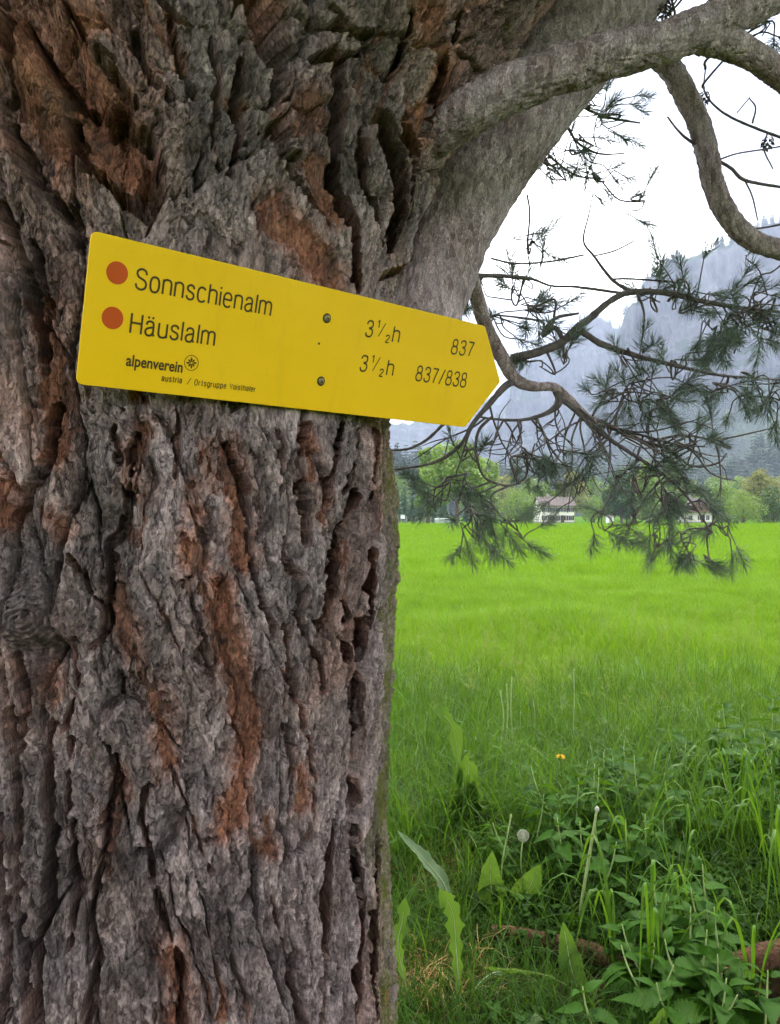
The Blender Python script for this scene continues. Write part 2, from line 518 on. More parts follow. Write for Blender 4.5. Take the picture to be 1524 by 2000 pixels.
def bark(S, Z):
    """relief of old pine bark over (arc, height) in metres, and the masks for its colours"""
    up = sstep(1.80, 2.0, Z + 0.04 * noise(S * 4, Z * 4, 90))
    w1 = fbm(S * 7, Z * 3.5, 1, 3); w2 = fbm(S * 7 + 31, Z * 3.5 + 7, 2, 3)
    w3 = fbm(S * 38, Z * 20, 3, 3); w4 = fbm(S * 38 + 5, Z * 20 + 3, 4, 3)
    u = S + 0.020 * w1 + 0.0036 * w3 + .0022 * noise(S * 140, Z * 60, 5)
    v = Z + 0.030 * w2 + 0.0046 * w4
    # the grain leans: down-right on the left half, down-left near the right edge, fanning out above
    lean = np.interp(S, [-.1, .1, .3, .45, .7], [.10, .22, .08, -.18, -.05])
    u = u + lean * (v - 1.2) * (1 - up) + up * (v - 1.9) * np.interp(S, [-.1, .12, .2, .4, .6], [.75, .5, .0, -.15, -.45])
    # big plates
    f1, e1, a1, b1, c1, du1, dv1 = worley(u / .060, v / .25, 11)
    g1, e1b, a1b, b1b, c1b, du1b, dv1b = worley(u / .058 + 3.3, v / .085, 12)
    e1 = e1 * (1 - up) + e1b * up
    a1 = np.where(up > .5, a1b, a1); b1 = np.where(up > .5, b1b, b1)
    du1 = np.where(up > .5, du1b, du1); dv1 = np.where(up > .5, dv1b, dv1)
    edge = e1 + 0.10 * w3
    plate = sstep(0.0, 0.20, edge)
    h = -0.010 * (1 - plate) + (a1 - .5) * .010 * plate + ((b1 - .5) * du1 + (a1 - .5) * dv1 * 1.1) * .009
    h = h - (0.008 + .016 * b1) * sstep(0.075, 0.015, edge) * (c1 > .30)
    # plates split again into overlapping flakes, each a little tilted shell with a broken edge
    f2, e2, a2, b2, c2, du2, dv2 = worley(u / .020 + .4 * w3, v / .085 + .3 * w4, 21)
    k2 = .62 + .38 * up
    h = h + k2 * ((a2 - .5) * .0074 + dv2 * (a2 - .25) * .0080 + du2 * (b2 - .5) * .0066) - .0034 * sstep(.08, .0, e2) * (c2 > .4)
    u3 = S + .004 * w3 + .0016 * noise(S * 160, Z * 90, 31); v3 = Z + .006 * w4 + .0022 * noise(S * 150, Z * 80, 32)
    f3, e3, a3, b3, c3, du3, dv3 = worley(u3 / .0075, v3 / .0165, 33)
    fine = (a3 - .5) * .0052 + dv3 * (b3 - .15) * .0058 + du3 * (c3 - .5) * .0036 - .0012 * sstep(.10, 0, e3) * (c3 > .5)
    f4, e4, a4, b4, c4, du4, dv4 = worley(u3 / .0034 + 9, v3 / .0056, 44)
    fine = fine + (a4 - .5) * .0019 + dv4 * (b4 - .3) * .0018
    grain = noise(u * 330, v * 60, 51) * .0010 + (1 - np.abs(noise(u * 95, v * 16, 52))) * .0016
    # short dashes and splits along the grain
    msk = sstep(-.25, .25, noise(S * 22, Z * 10, 57))
    dash = .0036 * msk * sstep(.075, .0, np.abs(noise(u * 46 + .8 * w3, v * 10.5, 53))) + .0024 * sstep(.10, .0, np.abs(noise(u * 120, v * 34 + w4, 54))) * sstep(.1, .4, noise(S * 60, Z * 30, 58))
    # traced features
    red = np.zeros(S.shape); warm = np.zeros(S.shape); cut = np.zeros(S.shape); deep = np.zeros(S.shape)
    jag = .0050 * w3 + .0030 * noise(S * 120, Z * 70, 61) + .0040 * (a2 - .5) + .0034 * (a3 - .5)
    for lst, isred in ((REDS, True), (FISS, False)):
        for pts, hw, dep in lst:
            p = np.array([surf(*q) for q in pts])
            qm = pts[len(pts) // 2]          # seen slantwise, the same crack is wider across the bark
            w = hw * float(np.clip(abs(surf(qm[0] + 4, qm[1])[0] - surf(qm[0] - 4, qm[1])[0]) / 8, 1.0 / F, 1.9 / F))
            pad = w * 2 + .03
            m = (S > p[:, 0].min() - pad) & (S < p[:, 0].max() + pad) & (Z > p[:, 1].min() - pad) & (Z < p[:, 1].max() + pad)
            if not m.any(): continue
            d = seg_dist(S[m], Z[m], p) + jag[m] * (1.9 if isred else .8 - .55 * sstep(.24, .44, S[m]))
            if isred:
                k = sstep(w * 1.12, w * .80, d)
                red[m] = np.maximum(red[m], k)
                warm[m] = np.maximum(warm[m], sstep(w * 1.2 + .020, w * .8, d))
                cut[m] = np.minimum(cut[m], -k * dep * .01)
            else:
                k = sstep(w * 1.55, w * .60, d)
                lip = sstep(w * 3.2, w * 1.3, d) * (1 - k)
                deep[m] = np.minimum(deep[m], -k * dep * .019 * (1 + 1.0 * sstep(.26, .42, S[m])))
                warm[m] = np.maximum(warm[m], .75 * sstep(w * 2.0, w * .9, d))
                cut[m] = cut[m] + lip * .0015
    # free reddish patches between plates
    free = sstep(.30, .62, fbm(u * 9 + 40, v * 4.2, 71, 4)) * sstep(.5, .12, plate + .5 * (a2 - .5))
    red = np.maximum(red, free * .8)
    calm = np.clip(red, 0, 1)
    h = h * (1 - .55 * calm) + fine * (1 - .30 * calm) + grain - dash
    # some grey flakes still cling to the stripped places, and rust-brown flecks lie beyond them
    red = sstep(.34, .80, red * .95 + .42 * (a2 - .5) + .46 * (a3 - .5) + .22 * (a4 - .5))
    tl = sstep(1.72, 2.0, Z) * sstep(.18, .03, S) * 1.0 + sstep(1.95, 2.1, Z) * sstep(.34, .46, S) * .6 + .5 * sstep(.08, .02, S) * sstep(1.45, 1.6, Z)
    warm = np.clip(np.maximum(warm, tl + .5 * free) * (.55 + .9 * (a2 - .3)) + .35 * sstep(.2, .6, fbm(S * 5 + 3, Z * 2.6, 73, 3)), 0, 1)
    h = h + cut + .0022 * calm * noise(u * 90, v * 22, 81)
    h = h * (1 - .35 * sstep(.50, .66, S)) if False else h
    # knot on the left with its wrinkles and the hollow beneath it
    kp = surf(62, 1205)
    dk = np.hypot((S - kp[0]) * 1.0, (Z - kp[1]) * 1.15)
    h = h + .034 * np.exp(-(dk / .036) ** 2) + .0030 * np.sin(dk * 900 + 4 * w3) * np.exp(-(dk / .05) ** 2)
    hp = surf(95, 1275)
    h = h - .030 * np.exp(-(((S - hp[0]) / .030) ** 2 + ((Z - hp[1]) / .014) ** 2))
    kp2 = surf(600, 225)
    h = h + .016 * np.exp(-(((S - kp2[0]) / .035) ** 2 + ((Z - kp2[1]) / .05) ** 2))
    stain_dark = np.zeros(S.shape)
    for q, r in STAIN_DARKS:
        p = surf(*q)
        dd = np.hypot((S - p[0]), (Z - p[1]) * .7) / (r / F)
        stain_dark = np.maximum(stain_dark, sstep(1.15, .35, dd + .55 * w1 + .35 * w3))
    stain_dark = np.maximum(stain_dark, .75 * sstep(.25, .6, fbm(S * 6 + 11, Z * 3.4, 95, 4)))
    tone = np.clip(.5 + .36 * (a2 - .5) + .34 * (a1 - .5) + .46 * (a3 - .5) + .36 * (a4 - .5), 0, 1)
    moss = sstep(.470, .570, S + .022 * w1 + .012 * w3) * sstep(1.62, 1.48, Z) * (.55 + .45 * sstep(-.2, .3, w4))
    moss = np.maximum(moss, .15 * up * sstep(.15, .5, fbm(S * 8, Z * 7, 97, 3)))
    return h, deep, np.clip(red, 0, 1), warm, tone, np.clip(stain_dark, 0, 1), np.clip(moss, 0, 1)


def bark_material(name, grey_a, grey_b, red_a, red_b, dark, mossc, use_attr=True, scale=1.0):
    m, ns, ls, bs = mat(name)
    tc = nd(ns, 'ShaderNodeTexCoord')
    mp = nd(ns, 'ShaderNodeMapping'); mp.inputs['Scale'].default_value = (scale, scale, scale * .42)
    ls.new(tc.outputs['Object'], mp.inputs['Vector'])
    n1 = nd(ns, 'ShaderNodeTexNoise', Scale=30.0, Detail=8.0, Roughness=.68)
    n2 = nd(ns, 'ShaderNodeTexNoise', Scale=260.0, Detail=5.0, Roughness=.7)
    n3 = nd(ns, 'ShaderNodeTexNoise', Scale=7.0, Detail=6.0, Roughness=.6)
    vo = nd(ns, 'ShaderNodeTexVoronoi', Scale=210.0)
    for n in (n1, n2, vo): ls.new(mp.outputs[0], n.inputs['Vector'])
    ls.new(tc.outputs['Object'], n3.inputs['Vector'])
    def A(nm):
        n = nd(ns, 'ShaderNodeAttribute', attribute_name=nm); return n.outputs['Fac']
    g1 = ramp(ns, [(.30, grey_a), (.5, [(p + q) / 2 for p, q in zip(grey_a, grey_b)]), (.72, grey_b)])
    ls.new(n1.outputs['Fac'], g1.inputs['Fac'])
    c = g1.outputs['Color']
    # warm and cool areas of the outer bark
    r3 = ramp(ns, [(.40, 0.0), (.62, 1.0)]); ls.new(n3.outputs['Fac'], r3.inputs['Fac'])
    c = mixc(ns, ls, r3.outputs['Color'], c, mixc(ns, ls, .5, c, (.20, .135, .105)))
    # specks
    r2 = ramp(ns, [(.30, .30), (.5, 1.0), (.70, 1.8)]); ls.new(n2.outputs['Fac'], r2.inputs['Fac'])
    c = mixc(ns, ls, .8, c, r2.outputs['Color'], 'MULTIPLY')
    if not use_attr:
        v2 = nd(ns, 'ShaderNodeTexVoronoi', Scale=75.0); ls.new(mp.outputs[0], v2.inputs['Vector'])
        wv_ = nd(ns, 'ShaderNodeVectorMath', operation='MULTIPLY_ADD'); ls.new(n1.outputs['Color'], wv_.inputs[0]); wv_.inputs[1].default_value = (.02, .02, .02); ls.new(mp.outputs[0], wv_.inputs[2]); ls.new(wv_.outputs[0], v2.inputs['Vector'])
        t = ramp(ns, [(.1, (.55, .50, .48)), (.5, (1, 1, 1)), (.9, (1.45, 1.40, 1.38))]); ls.new(v2.outputs['Color'], t.inputs['Fac'])
        c = mixc(ns, ls, .8, c, t.outputs['Color'], 'MULTIPLY')
    if use_attr:
        t = ramp(ns, [(.15, (.36, .33, .32)), (.5, (1, 1, 1)), (.85, (1.75, 1.72, 1.70))]); ls.new(A('tone'), t.inputs['Fac'])
        c = mixc(ns, ls, .85, c, t.outputs['Color'], 'MULTIPLY')
        wf = nd(ns, 'ShaderNodeMath', operation='MULTIPLY'); ls.new(A('warm'), wf.inputs[0]); wf.inputs[1].default_value = .8
        c = mixc(ns, ls, wf.outputs[0], c, mixc(ns, ls, 1.0, c, (1.22, .74, .54), 'MULTIPLY'))
        rr = ramp(ns, [(.28, red_a), (.5, [(p * 2 + q) / 3 for p, q in zip(red_a, red_b)]), (.72, red_b)]); ls.new(n1.outputs['Fac'], rr.inputs['Fac'])
        rc = mixc(ns, ls, .8, rr.outputs['Color'], r2.outputs['Color'], 'MULTIPLY')
        rc = mixc(ns, ls, .6, rc, t.outputs['Color'], 'MULTIPLY')
        rf = nd(ns, 'ShaderNodeMath', operation='MULTIPLY'); ls.new(A('red'), rf.inputs[0]); rf.inputs[1].default_value = .9
        c = mixc(ns, ls, rf.outputs[0], c, rc)
        sf = nd(ns, 'ShaderNodeMath', operation='MULTIPLY'); ls.new(A('stain_dark'), sf.inputs[0]); sf.inputs[1].default_value = .80
        c = mixc(ns, ls, sf.outputs[0], c, mixc(ns, ls, .35, dark, c))
        rm = ramp(ns, [(.36, 0.0), (.54, 1.0)]); ls.new(n1.outputs['Fac'], rm.inputs['Fac'])
        mf = nd(ns, 'ShaderNodeMath', operation='MULTIPLY'); ls.new(A('moss'), mf.inputs[0]); ls.new(rm.outputs['Color'], mf.inputs[1])
        c = mixc(ns, ls, mf.outputs[0], c, mossc)
    ls.new(c, bs.inputs['Base Color'])
    bs.inputs['Roughness'].default_value = .82
    bs.inputs['Specular IOR Level'].default_value = .25
    ve = nd(ns, 'ShaderNodeTexVoronoi', Scale=95.0, feature='DISTANCE_TO_EDGE')
    wq = nd(ns, 'ShaderNodeVectorMath', operation='MULTIPLY_ADD'); ls.new(n1.outputs['Color'], wq.inputs[0]); wq.inputs[1].default_value = (.035, .035, .035); ls.new(mp.outputs[0], wq.inputs[2]); ls.new(wq.outputs[0], ve.inputs['Vector'])
    re_ = ramp(ns, [(.0, 0.0), (.07, 1.0)]); ls.new(ve.outputs['Distance'], re_.inputs['Fac'])
    b0 = nd(ns, 'ShaderNodeBump', Strength=.7, Distance=.0016); ls.new(re_.outputs['Color'], b0.inputs['Height'])
    ad = nd(ns, 'ShaderNodeMath', operation='ADD'); ls.new(n2.outputs['Fac'], ad.inputs[0]); ls.new(vo.outputs['Distance'], ad.inputs[1])
    b1 = nd(ns, 'ShaderNodeBump', Strength=.8, Distance=.0022)
    ls.new(ad.outputs[0], b1.inputs['Height']); ls.new(b0.outputs[0], b1.inputs['Normal'])
    b2 = nd(ns, 'ShaderNodeBump', Strength=.5, Distance=.004)
    ls.new(n1.outputs['Fac'], b2.inputs['Height']); ls.new(b1.outputs[0], b2.inputs['Normal'])
    ls.new(b2.outputs[0], bs.inputs['Normal'])
    return m


M_BARK = bark_material('pine_bark', (.150, .115, .110), (.390, .318, .306), (.140, .050, .028), (.360, .170, .100), (.045, .040, .038), (.165, .172, .040))

# the board's plane (origin = lower left corner), used to seat it on the trunk
SG_O = np.array([-0.32836673, 0.82473225, EYE + 0.13386621])
SG_D = np.array([0.74483041, 0.66724071, -0.00418418])
SG_U = np.array([0.17702225, -0.19155337, 0.96538616])
SG_N = np.cross(SG_D, SG_U)
SG_H, SG_L, SG_TIP = 0.1555, 0.59816, 0.05798

pine = tag(empty('pine_tree', (CX, CY, 0)), 'old pine with thick furrowed bark that carries the yellow signboard', 'tree')


def build_trunk():
    th_d = np.radians(np.concatenate([np.linspace(-13, 62, 440), np.linspace(62, 102, 210)[1:]]))
    th_c = np.radians(np.linspace(102, 347, 74)[1:-1])
    th = np.concatenate([th_d, th_c])
    zz = np.concatenate([np.linspace(-.05, .64, 60)[:-1], np.linspace(.64, 2.34, 1210), np.linspace(2.34, 3.5, 50)[1:]])
    TH, ZZ = np.meshgrid(th, zz)
    thw = (TH + np.pi) % (2 * np.pi) - np.pi
    r = rbase(thw, ZZ)
    h, deep, red, warm, tone, stain_dark, moss = bark(thw * R0, ZZ)
    # where the seam lies (out of sight) fade the relief
    h = h * sstep(0, .1, np.abs(np.abs(thw) - np.pi))
    r = r + h
    # on the flank the cracks run slantwise under the next plate instead of straight to the heart
    sl = .80 * sstep(.24, .44, thw * R0) * (np.abs(thw) < 2.2)
    ix, iy = -np.sin(TH) * (1 - sl), np.cos(TH) * (1 - sl) + sl
    il = np.hypot(ix, iy)
    X = CX + r * np.sin(TH) - deep * ix / il; Y = CY - r * np.cos(TH) - deep * iy / il
    V = np.stack([X, Y, ZZ], -1)
    # bark pressed flat behind the board
    q = V - SG_O
    a, b, c = q @ SG_D, q @ SG_U, q @ SG_N
    k = sstep(-.03, .0, a) * sstep(.60, .55, a) * sstep(-.05, .0, b) * sstep(SG_H + .06, SG_H, b)
    over = np.maximum(c + .012, 0) * k
    V = V - over[..., None] * SG_N
    V = V - np.array([CX, CY, 0])
    nr, ncol = TH.shape
    i = np.arange(nr - 1)[:, None]; j = np.arange(ncol)[None, :]
    Q = np.stack([i * ncol + j, i * ncol + (j + 1) % ncol, (i + 1) * ncol + (j + 1) % ncol, (i + 1) * ncol + j], -1).reshape(-1, 4)
    me = mesh_np('trunk', V.reshape(-1, 3), Q, M_BARK, False, dict(red=red.ravel(), warm=warm.ravel(), tone=tone.ravel(), stain_dark=stain_dark.ravel(), moss=moss.ravel()))
    return obj('trunk', me, pine)


trunk = build_trunk()
# ------------------------------------------------------------------ the yellow signboard
def sign_yellow():
    m, ns, ls, bs = mat('sign_enamel')
    tc = nd(ns, 'ShaderNodeTexCoord')
    n = nd(ns, 'ShaderNodeTexNoise', Scale=9.0, Detail=4.0, Roughness=.6)
    ls.new(tc.outputs['Object'], n.inputs['Vector'])
    r = ramp(ns, [(.3, (.92, .550, .006)), (.7, (.96, .595, .008))])
    ls.new(n.outputs['Fac'], r.inputs['Fac'])
    # grime specks
    v = nd(ns, 'ShaderNodeTexVoronoi', Scale=38.0); ls.new(tc.outputs['Object'], v.inputs['Vector'])
    rs = ramp(ns, [(.012, 1.0), (.05, 0.0)]); ls.new(v.outputs['Distance'], rs.inputs['Fac'])
    n2 = nd(ns, 'ShaderNodeTexNoise', Scale=16.0, Detail=2.0); ls.new(tc.outputs['Object'], n2.inputs['Vector'])
    rn = ramp(ns, [(.56, 0.0), (.66, 1.0)]); ls.new(n2.outputs['Fac'], rn.inputs['Fac'])
    mu = nd(ns, 'ShaderNodeMath', operation='MULTIPLY'); ls.new(rs.outputs['Color'], mu.inputs[0]); ls.new(rn.outputs['Color'], mu.inputs[1])
    m2 = nd(ns, 'ShaderNodeMath', operation='MULTIPLY'); ls.new(mu.outputs[0], m2.inputs[0]); m2.inputs[1].default_value = .75
    c = mixc(ns, ls, m2.outputs[0], r.outputs['Color'], (.16, .11, .02))
    # faint run-off streaks and a dull film towards the edges of the weathered enamel
    mpv = nd(ns, 'ShaderNodeMapping'); mpv.inputs['Scale'].default_value = (34, 6, 1); ls.new(tc.outputs['Object'], mpv.inputs['Vector'])
    n5 = nd(ns, 'ShaderNodeTexNoise', Scale=1.0, Detail=4.0, Roughness=.65); ls.new(mpv.outputs[0], n5.inputs['Vector'])
    r5 = ramp(ns, [(.55, 0.0), (.85, .22)]); ls.new(n5.outputs['Fac'], r5.inputs['Fac'])
    c = mixc(ns, ls, r5.outputs['Color'], c, (.46, .33, .045))
    n6 = nd(ns, 'ShaderNodeTexNoise', Scale=260.0, Detail=3.0, Roughness=.6); ls.new(tc.outputs['Object'], n6.inputs['Vector'])
    r6 = ramp(ns, [(.66, 0.0), (.76, .35)]); ls.new(n6.outputs['Fac'], r6.inputs['Fac'])
    c = mixc(ns, ls, r6.outputs['Color'], c, (.30, .22, .05))
    rg6 = ramp(ns, [(.3, .34), (.7, .56)]); ls.new(n.outputs['Fac'], rg6.inputs['Fac']); ls.new(rg6.outputs['Color'], bs.inputs['Roughness'])
    ls.new(c, bs.inputs['Base Color'])
    bs.inputs['Specular IOR Level'].default_value = .2
    b = nd(ns, 'ShaderNodeBump', Strength=.12, Distance=.002)
    n4 = nd(ns, 'ShaderNodeTexNoise', Scale=5.0, Detail=2.0); ls.new(tc.outputs['Object'], n4.inputs['Vector'])
    ls.new(n4.outputs['Fac'], b.inputs['Height']); ls.new(b.outputs[0], bs.inputs['Normal'])
    return m


M_YEL = sign_yellow()
M_INK = plain('sign_ink', (.060, .040, .008), .5, .2, 60)
M_DOT = plain('sign_dot_red', (.56, .080, .006), .45, .05, 30)
M_SCREW = plain('screw_steel', (.30, .25, .12), .5, .3, 300, metallic=.6)
M_RUST = plain('screw_rust', (.055, .035, .018), .8, .3, 300)

sign_mat = Matrix(((SG_D[0], SG_U[0], SG_N[0], SG_O[0]), (SG_D[1], SG_U[1], SG_N[1], SG_O[1]), (SG_D[2], SG_U[2], SG_N[2], SG_O[2]), (0, 0, 0, 1)))
board = bpy.data.objects.new('signboard', None)
COL.objects.link(board)
board.matrix_world = sign_mat
tag(board, 'yellow arrow-shaped hiking signboard screwed to the pine trunk', 'sign')


def on_sign(px, py):
    r = np.array([(px - 762) / F, 1, (1000 - py) / F])
    e = np.array([0, 0, EYE])
    t = ((SG_O - e) @ SG_N) / (r @ SG_N)
    q = e + r * t - SG_O
    return q @ SG_D, q @ SG_U


def plate():
    bm = bmesh.new()
    out = []
    rc = .007
    for cx, cy, a0 in ((rc, SG_H - rc, 90), (rc, rc, 180)):
        for k in range(7):
            a = math.radians(a0 + 90 * k / 6)
            out.append((cx + rc * math.cos(a), cy + rc * math.sin(a)))
    out += [(SG_L - .003, 0.0), (SG_L, .0012), (SG_L + SG_TIP - .002, SG_H * .5 - .004), (SG_L + SG_TIP, SG_H * .5), (SG_L + SG_TIP - .002, SG_H * .5 + .004), (SG_L, SG_H - .0012), (SG_L - .003, SG_H)]
    vs = [bm.verts.new((x, y, -.0026)) for x, y in out]
    f = bm.faces.new(vs)
    ex = bmesh.ops.extrude_face_region(bm, geom=[f])
    top = [v for v in ex['geom'] if isinstance(v, bmesh.types.BMVert)]
    bmesh.ops.translate(bm, vec=(0, 0, .0026), verts=top)
    bmesh.ops.recalc_face_normals(bm, faces=bm.faces)
    edges = [e for e in bm.edges if len(e.link_faces) == 2 and e.calc_face_angle(0) > .9]
    bmesh.ops.bevel(bm, geom=edges, offset=.0007, segments=2, affect='EDGES', profile=.5)
    me = bpy.data.meshes.new('plate')
    bm.to_mesh(me); bm.free()
    me.materials.append(M_YEL)
    return me


obj('plate', plate(), board)


def lettering(text, p0, p1, cap, weight=0.0, ref='x', hscale=None, z=.00035):
    """flat print from p0 (left end of the base line) to p1 (right end); cap = height of the tallest letter in metres"""
    cu = bpy.data.curves.new('lettering', 'FONT')
    cu.body = text
    cu.size = 1.0
    cu.offset = weight
    cu.resolution_u = 5
    to = bpy.data.objects.new('lettering', cu)
    COL.objects.link(to)
    bpy.context.view_layer.update()
    me = bpy.data.meshes.new_from_object(to.evaluated_get(bpy.context.evaluated_depsgraph_get()))
    bpy.data.objects.remove(to)
    n = len(me.vertices)
    co = np.empty(n * 3, np.float32); me.vertices.foreach_get('co', co); co = co.reshape(-1, 3).astype(float)
    x0, x1, y1 = co[:, 0].min(), co[:, 0].max(), co[:, 1].max()
    (a0, b0), (a1, b1) = on_sign(*p0), on_sign(*p1)
    L = math.hypot(a1 - a0, b1 - b0)
    u = (co[:, 0] - x0) / (x1 - x0) * L
    v = co[:, 1] / y1 * cap
    d = np.array([a1 - a0, b1 - b0]) / L
    X = a0 + u * d[0] - v * d[1] * 0.0; Y = b0 + u * d[1] + v
    me.vertices.foreach_set('co', np.stack([X, Y, np.full(n, z)], -1).astype(np.float32).ravel())
    me.materials.clear(); me.materials.append(M_INK)
    me.name = 'lettering'
    return obj('lettering', me, board)


def hgt(p_top, p_bot):
    return on_sign(*p_top)[1] - on_sign(*p_bot)[1]



# single-stroke engraved letters, cap height 1, x height .74
def _sm(p, n=22): return catmull(np.array(p, float), n)
def _arc(cx, cy, rx, ry, a0, a1, n=22, e=2.5):
    t = np.radians(np.linspace(a0, a1, n)); c, s_ = np.cos(t), np.sin(t)
    return np.column_stack([cx + rx * np.sign(c) * np.abs(c) ** (2 / e), cy + ry * np.sign(s_) * np.abs(s_) ** (2 / e)])
def _ln(*p): return np.array(p, float)
def _dot(x, y): return _ln((x, y - .055), (x, y + .055))
XH = .74
_A = [_sm([(.03, .54), (.07, .69), (.20, XH), (.33, .69), (.37, .54), (.37, .3), (.37, .1), (.43, .01)]), _sm([(.37, .45), (.2, .41), (.05, .33), (.0, .19), (.05, .05), (.17, 0), (.29, .05), (.37, .2)])]
_N = lambda w, x=0.0: np.vstack([_ln((x, .42)), _arc(x + w / 2, .50, w / 2, .24, 180, 0, 18), _ln((x + w, 0))])
_S1 = [(.47, .75), (.43, .92), (.25, 1.0), (.07, .91), (.03, .75), (.11, .60), (.26, .53), (.42, .44), (.49, .27), (.43, .08), (.25, 0), (.06, .08), (0, .26)]
_O = _arc(.21, .37, .21, .37, 0, 360, 40)
GL = {
    'S': (.49, [_sm(_S1, 40)]), 's': (.37, [_sm([(x * .755, y * XH) for x, y in _S1], 36)]), 'o': (.42, [_O]), 'c': (.40, [_arc(.21, .37, .21, .37, 38, 322, 34)]),
    'n': (.40, [_ln((0, 0), (0, XH)), _N(.40)]), 'm': (.68, [_ln((0, 0), (0, XH)), _N(.34), _N(.34, .34)]), 'h': (.40, [_ln((0, 0), (0, 1)), _N(.40)]),
    'u': (.40, [_ln((.40, XH), (.40, 0)), np.vstack([_ln((0, XH)), _arc(.20, .24, .20, .24, 180, 360, 18), _ln((.4, .3))])]),
    'i': (.0, [_ln((0, 0), (0, XH)), _dot(0, .93)]), 'l': (.0, [_ln((0, 0), (0, 1))]), 'a': (.43, _A), '\u00e4': (.43, _A + [_dot(.1, .93), _dot(.31, .93)]),
    'e': (.42, [np.vstack([_ln((.01, .39), (.42, .39)), _arc(.21, .37, .21, .37, 8, 318, 34)])]), 'H': (.50, [_ln((0, 0), (0, 1)), _ln((.5, 0), (.5, 1)), _ln((0, .53), (.5, .53))]),
    '3': (.43, [_sm([(.02, .77), (.07, .94), (.21, 1), (.36, .94), (.41, .77), (.35, .60), (.17, .53)]), _sm([(.17, .53), (.37, .46), (.43, .27), (.37, .07), (.21, 0), (.05, .07), (0, .25)])]),
    '8': (.44, [_arc(.22, .765, .18, .235, 0, 360, 36, 2.2), _arc(.22, .265, .22, .265, 0, 360, 36, 2.3)]), '7': (.42, [_ln((0, .98), (.42, .98)), _sm([(.42, .98), (.29, .62), (.2, .3), (.15, 0)])]),
    '1': (.19, [_sm([(0, .78), (.11, .83), (.17, .93), (.19, 1.0)], 10), _ln((.19, 1), (.19, 0))]), '2': (.42, [_sm([(.02, .72), (.06, .92), (.21, 1), (.36, .92), (.40, .74), (.33, .54), (.13, .28), (.01, .04)]), _ln((0, .03), (.42, .03))]),
    '/': (.34, [_ln((0, -.03), (.34, 1.03))]), 't': (.24, [_sm([(.11, .96), (.11, .5), (.11, .14), (.15, .02), (.25, .02)]), _ln((0, .72), (.25, .72))]), 'r': (.24, [_ln((0, 0), (0, XH)), _sm([(0, .44), (.07, .65), (.25, .73)])]),
    'g': (.42, [_O, _sm([(.42, XH), (.42, 0), (.40, -.18), (.22, -.28), (.03, -.2)])]), 'p': (.42, [_O, _ln((0, XH), (0, -.28))]), 'O': (.52, [_arc(.26, .5, .26, .5, 0, 360, 44)]), 'V': (.5, [_ln((0, 1), (.25, 0), (.5, 1))]),
}


def engraved(text, p0, p1, cap, stroke, gap=.20, z=.00035):
    (a0, b0), (a1, b1) = on_sign(*p0), on_sign(*p1)
    L = math.hypot(a1 - a0, b1 - b0); d = np.array([a1 - a0, b1 - b0]) / L
    tot = sum(GL[c][0] + gap for c in text) - gap
    kx = (L - stroke) / max(tot, 1e-6) if tot > 0 else 1.0
    mb, x = MB(), 0.0
    for c in text:
        w, strokes = GL[c]
        for si, st in enumerate(strokes):
            P = np.column_stack([(x + st[:, 0]) * kx + stroke / 2, st[:, 1] * cap])
            closed = np.allclose(P[0], P[-1], atol=1e-9) and len(P) > 4
            T = np.gradient(P, axis=0)
            if closed: T[0] = T[-1] = P[1] - P[-2]
            T /= np.linalg.norm(T, axis=1)[:, None] + 1e-12
            Nn = np.column_stack([-T[:, 1], T[:, 0]]) * stroke / 2
            zz = z + .00004 * si
            V = []
            for k in range(len(P)):
                for sg in (-1, 1):
                    q = P[k] + sg * Nn[k]
                    V.append((a0 + q[0] * d[0], b0 + q[0] * d[1] + q[1], zz))
            mb.add(V, [(2 * k, 2 * k + 1, 2 * k + 3, 2 * k + 2) for k in range(len(P) - 1)])
        x += w + gap
    return mb.build('lettering', M_INK, board)


engraved('Sonnschienalm', (262, 563), (529, 617), .0212, .0023)
engraved('H\u00e4uslalm', (252, 649.5), (419, 675.5), .0208, .0023)
lettering('alpenverein', (245.5, 713.5), (356, 727.5), .0122, .024)
engraved('austria', (315, 743.5), (355.5, 748.5), .0064, .0011, .30)
engraved('/', (364.5, 750.5), (372.5, 749.8), .0066, .0009)
engraved('Ortsgruppe', (379, 751.8), (441.5, 758.8), .0064, .0010, .30)
engraved('Voisthaler', (448, 759.3), (498.5, 765.3), .0064, .0010, .30)
for (x3, y3), (xa, ya), (s0, s1), (x2, y2), (xh0, xh1, yh) in (
        ((712, 656.8), (736, 639.6), ((738.7, 657), (753.8, 631.5)), (751, 669), (764.7, 779, 668)),
        ((701, 724.3), (724.8, 707.6), ((727.3, 724.7), (742.8, 698)), (739.2, 735), (753.3, 767.3, 733))):
    engraved('3', (x3, y3), (x3 + 15, y3 + 1.2), .0209, .0023)
    engraved('1', (xa, ya), (xa + 4.8, ya + .4), .0100, .0017)
    engraved('2', (x2, y2), (x2 + 8.8, y2 + .7), .0102, .0017)
    engraved('h', (xh0, yh - .6), (xh1, yh + .7), .0209, .0023)
    (a0, b0), (a1, b1) = on_sign(*s0), on_sign(*s1)
    obj('lettering', mesh_py('lettering', [(a0 - .0008, b0, .00035), (a0 + .0008, b0, .00035), (a1 + .0008, b1, .00035), (a1 - .0008, b1, .00035)], [(0, 1, 2, 3)], M_INK), board)
engraved('837', (879.5, 690.3), (922.5, 696.3), .0209, .0023, .22)
engraved('837/838', (810, 742.6), (909, 756.6), .0209, .0023, .20)


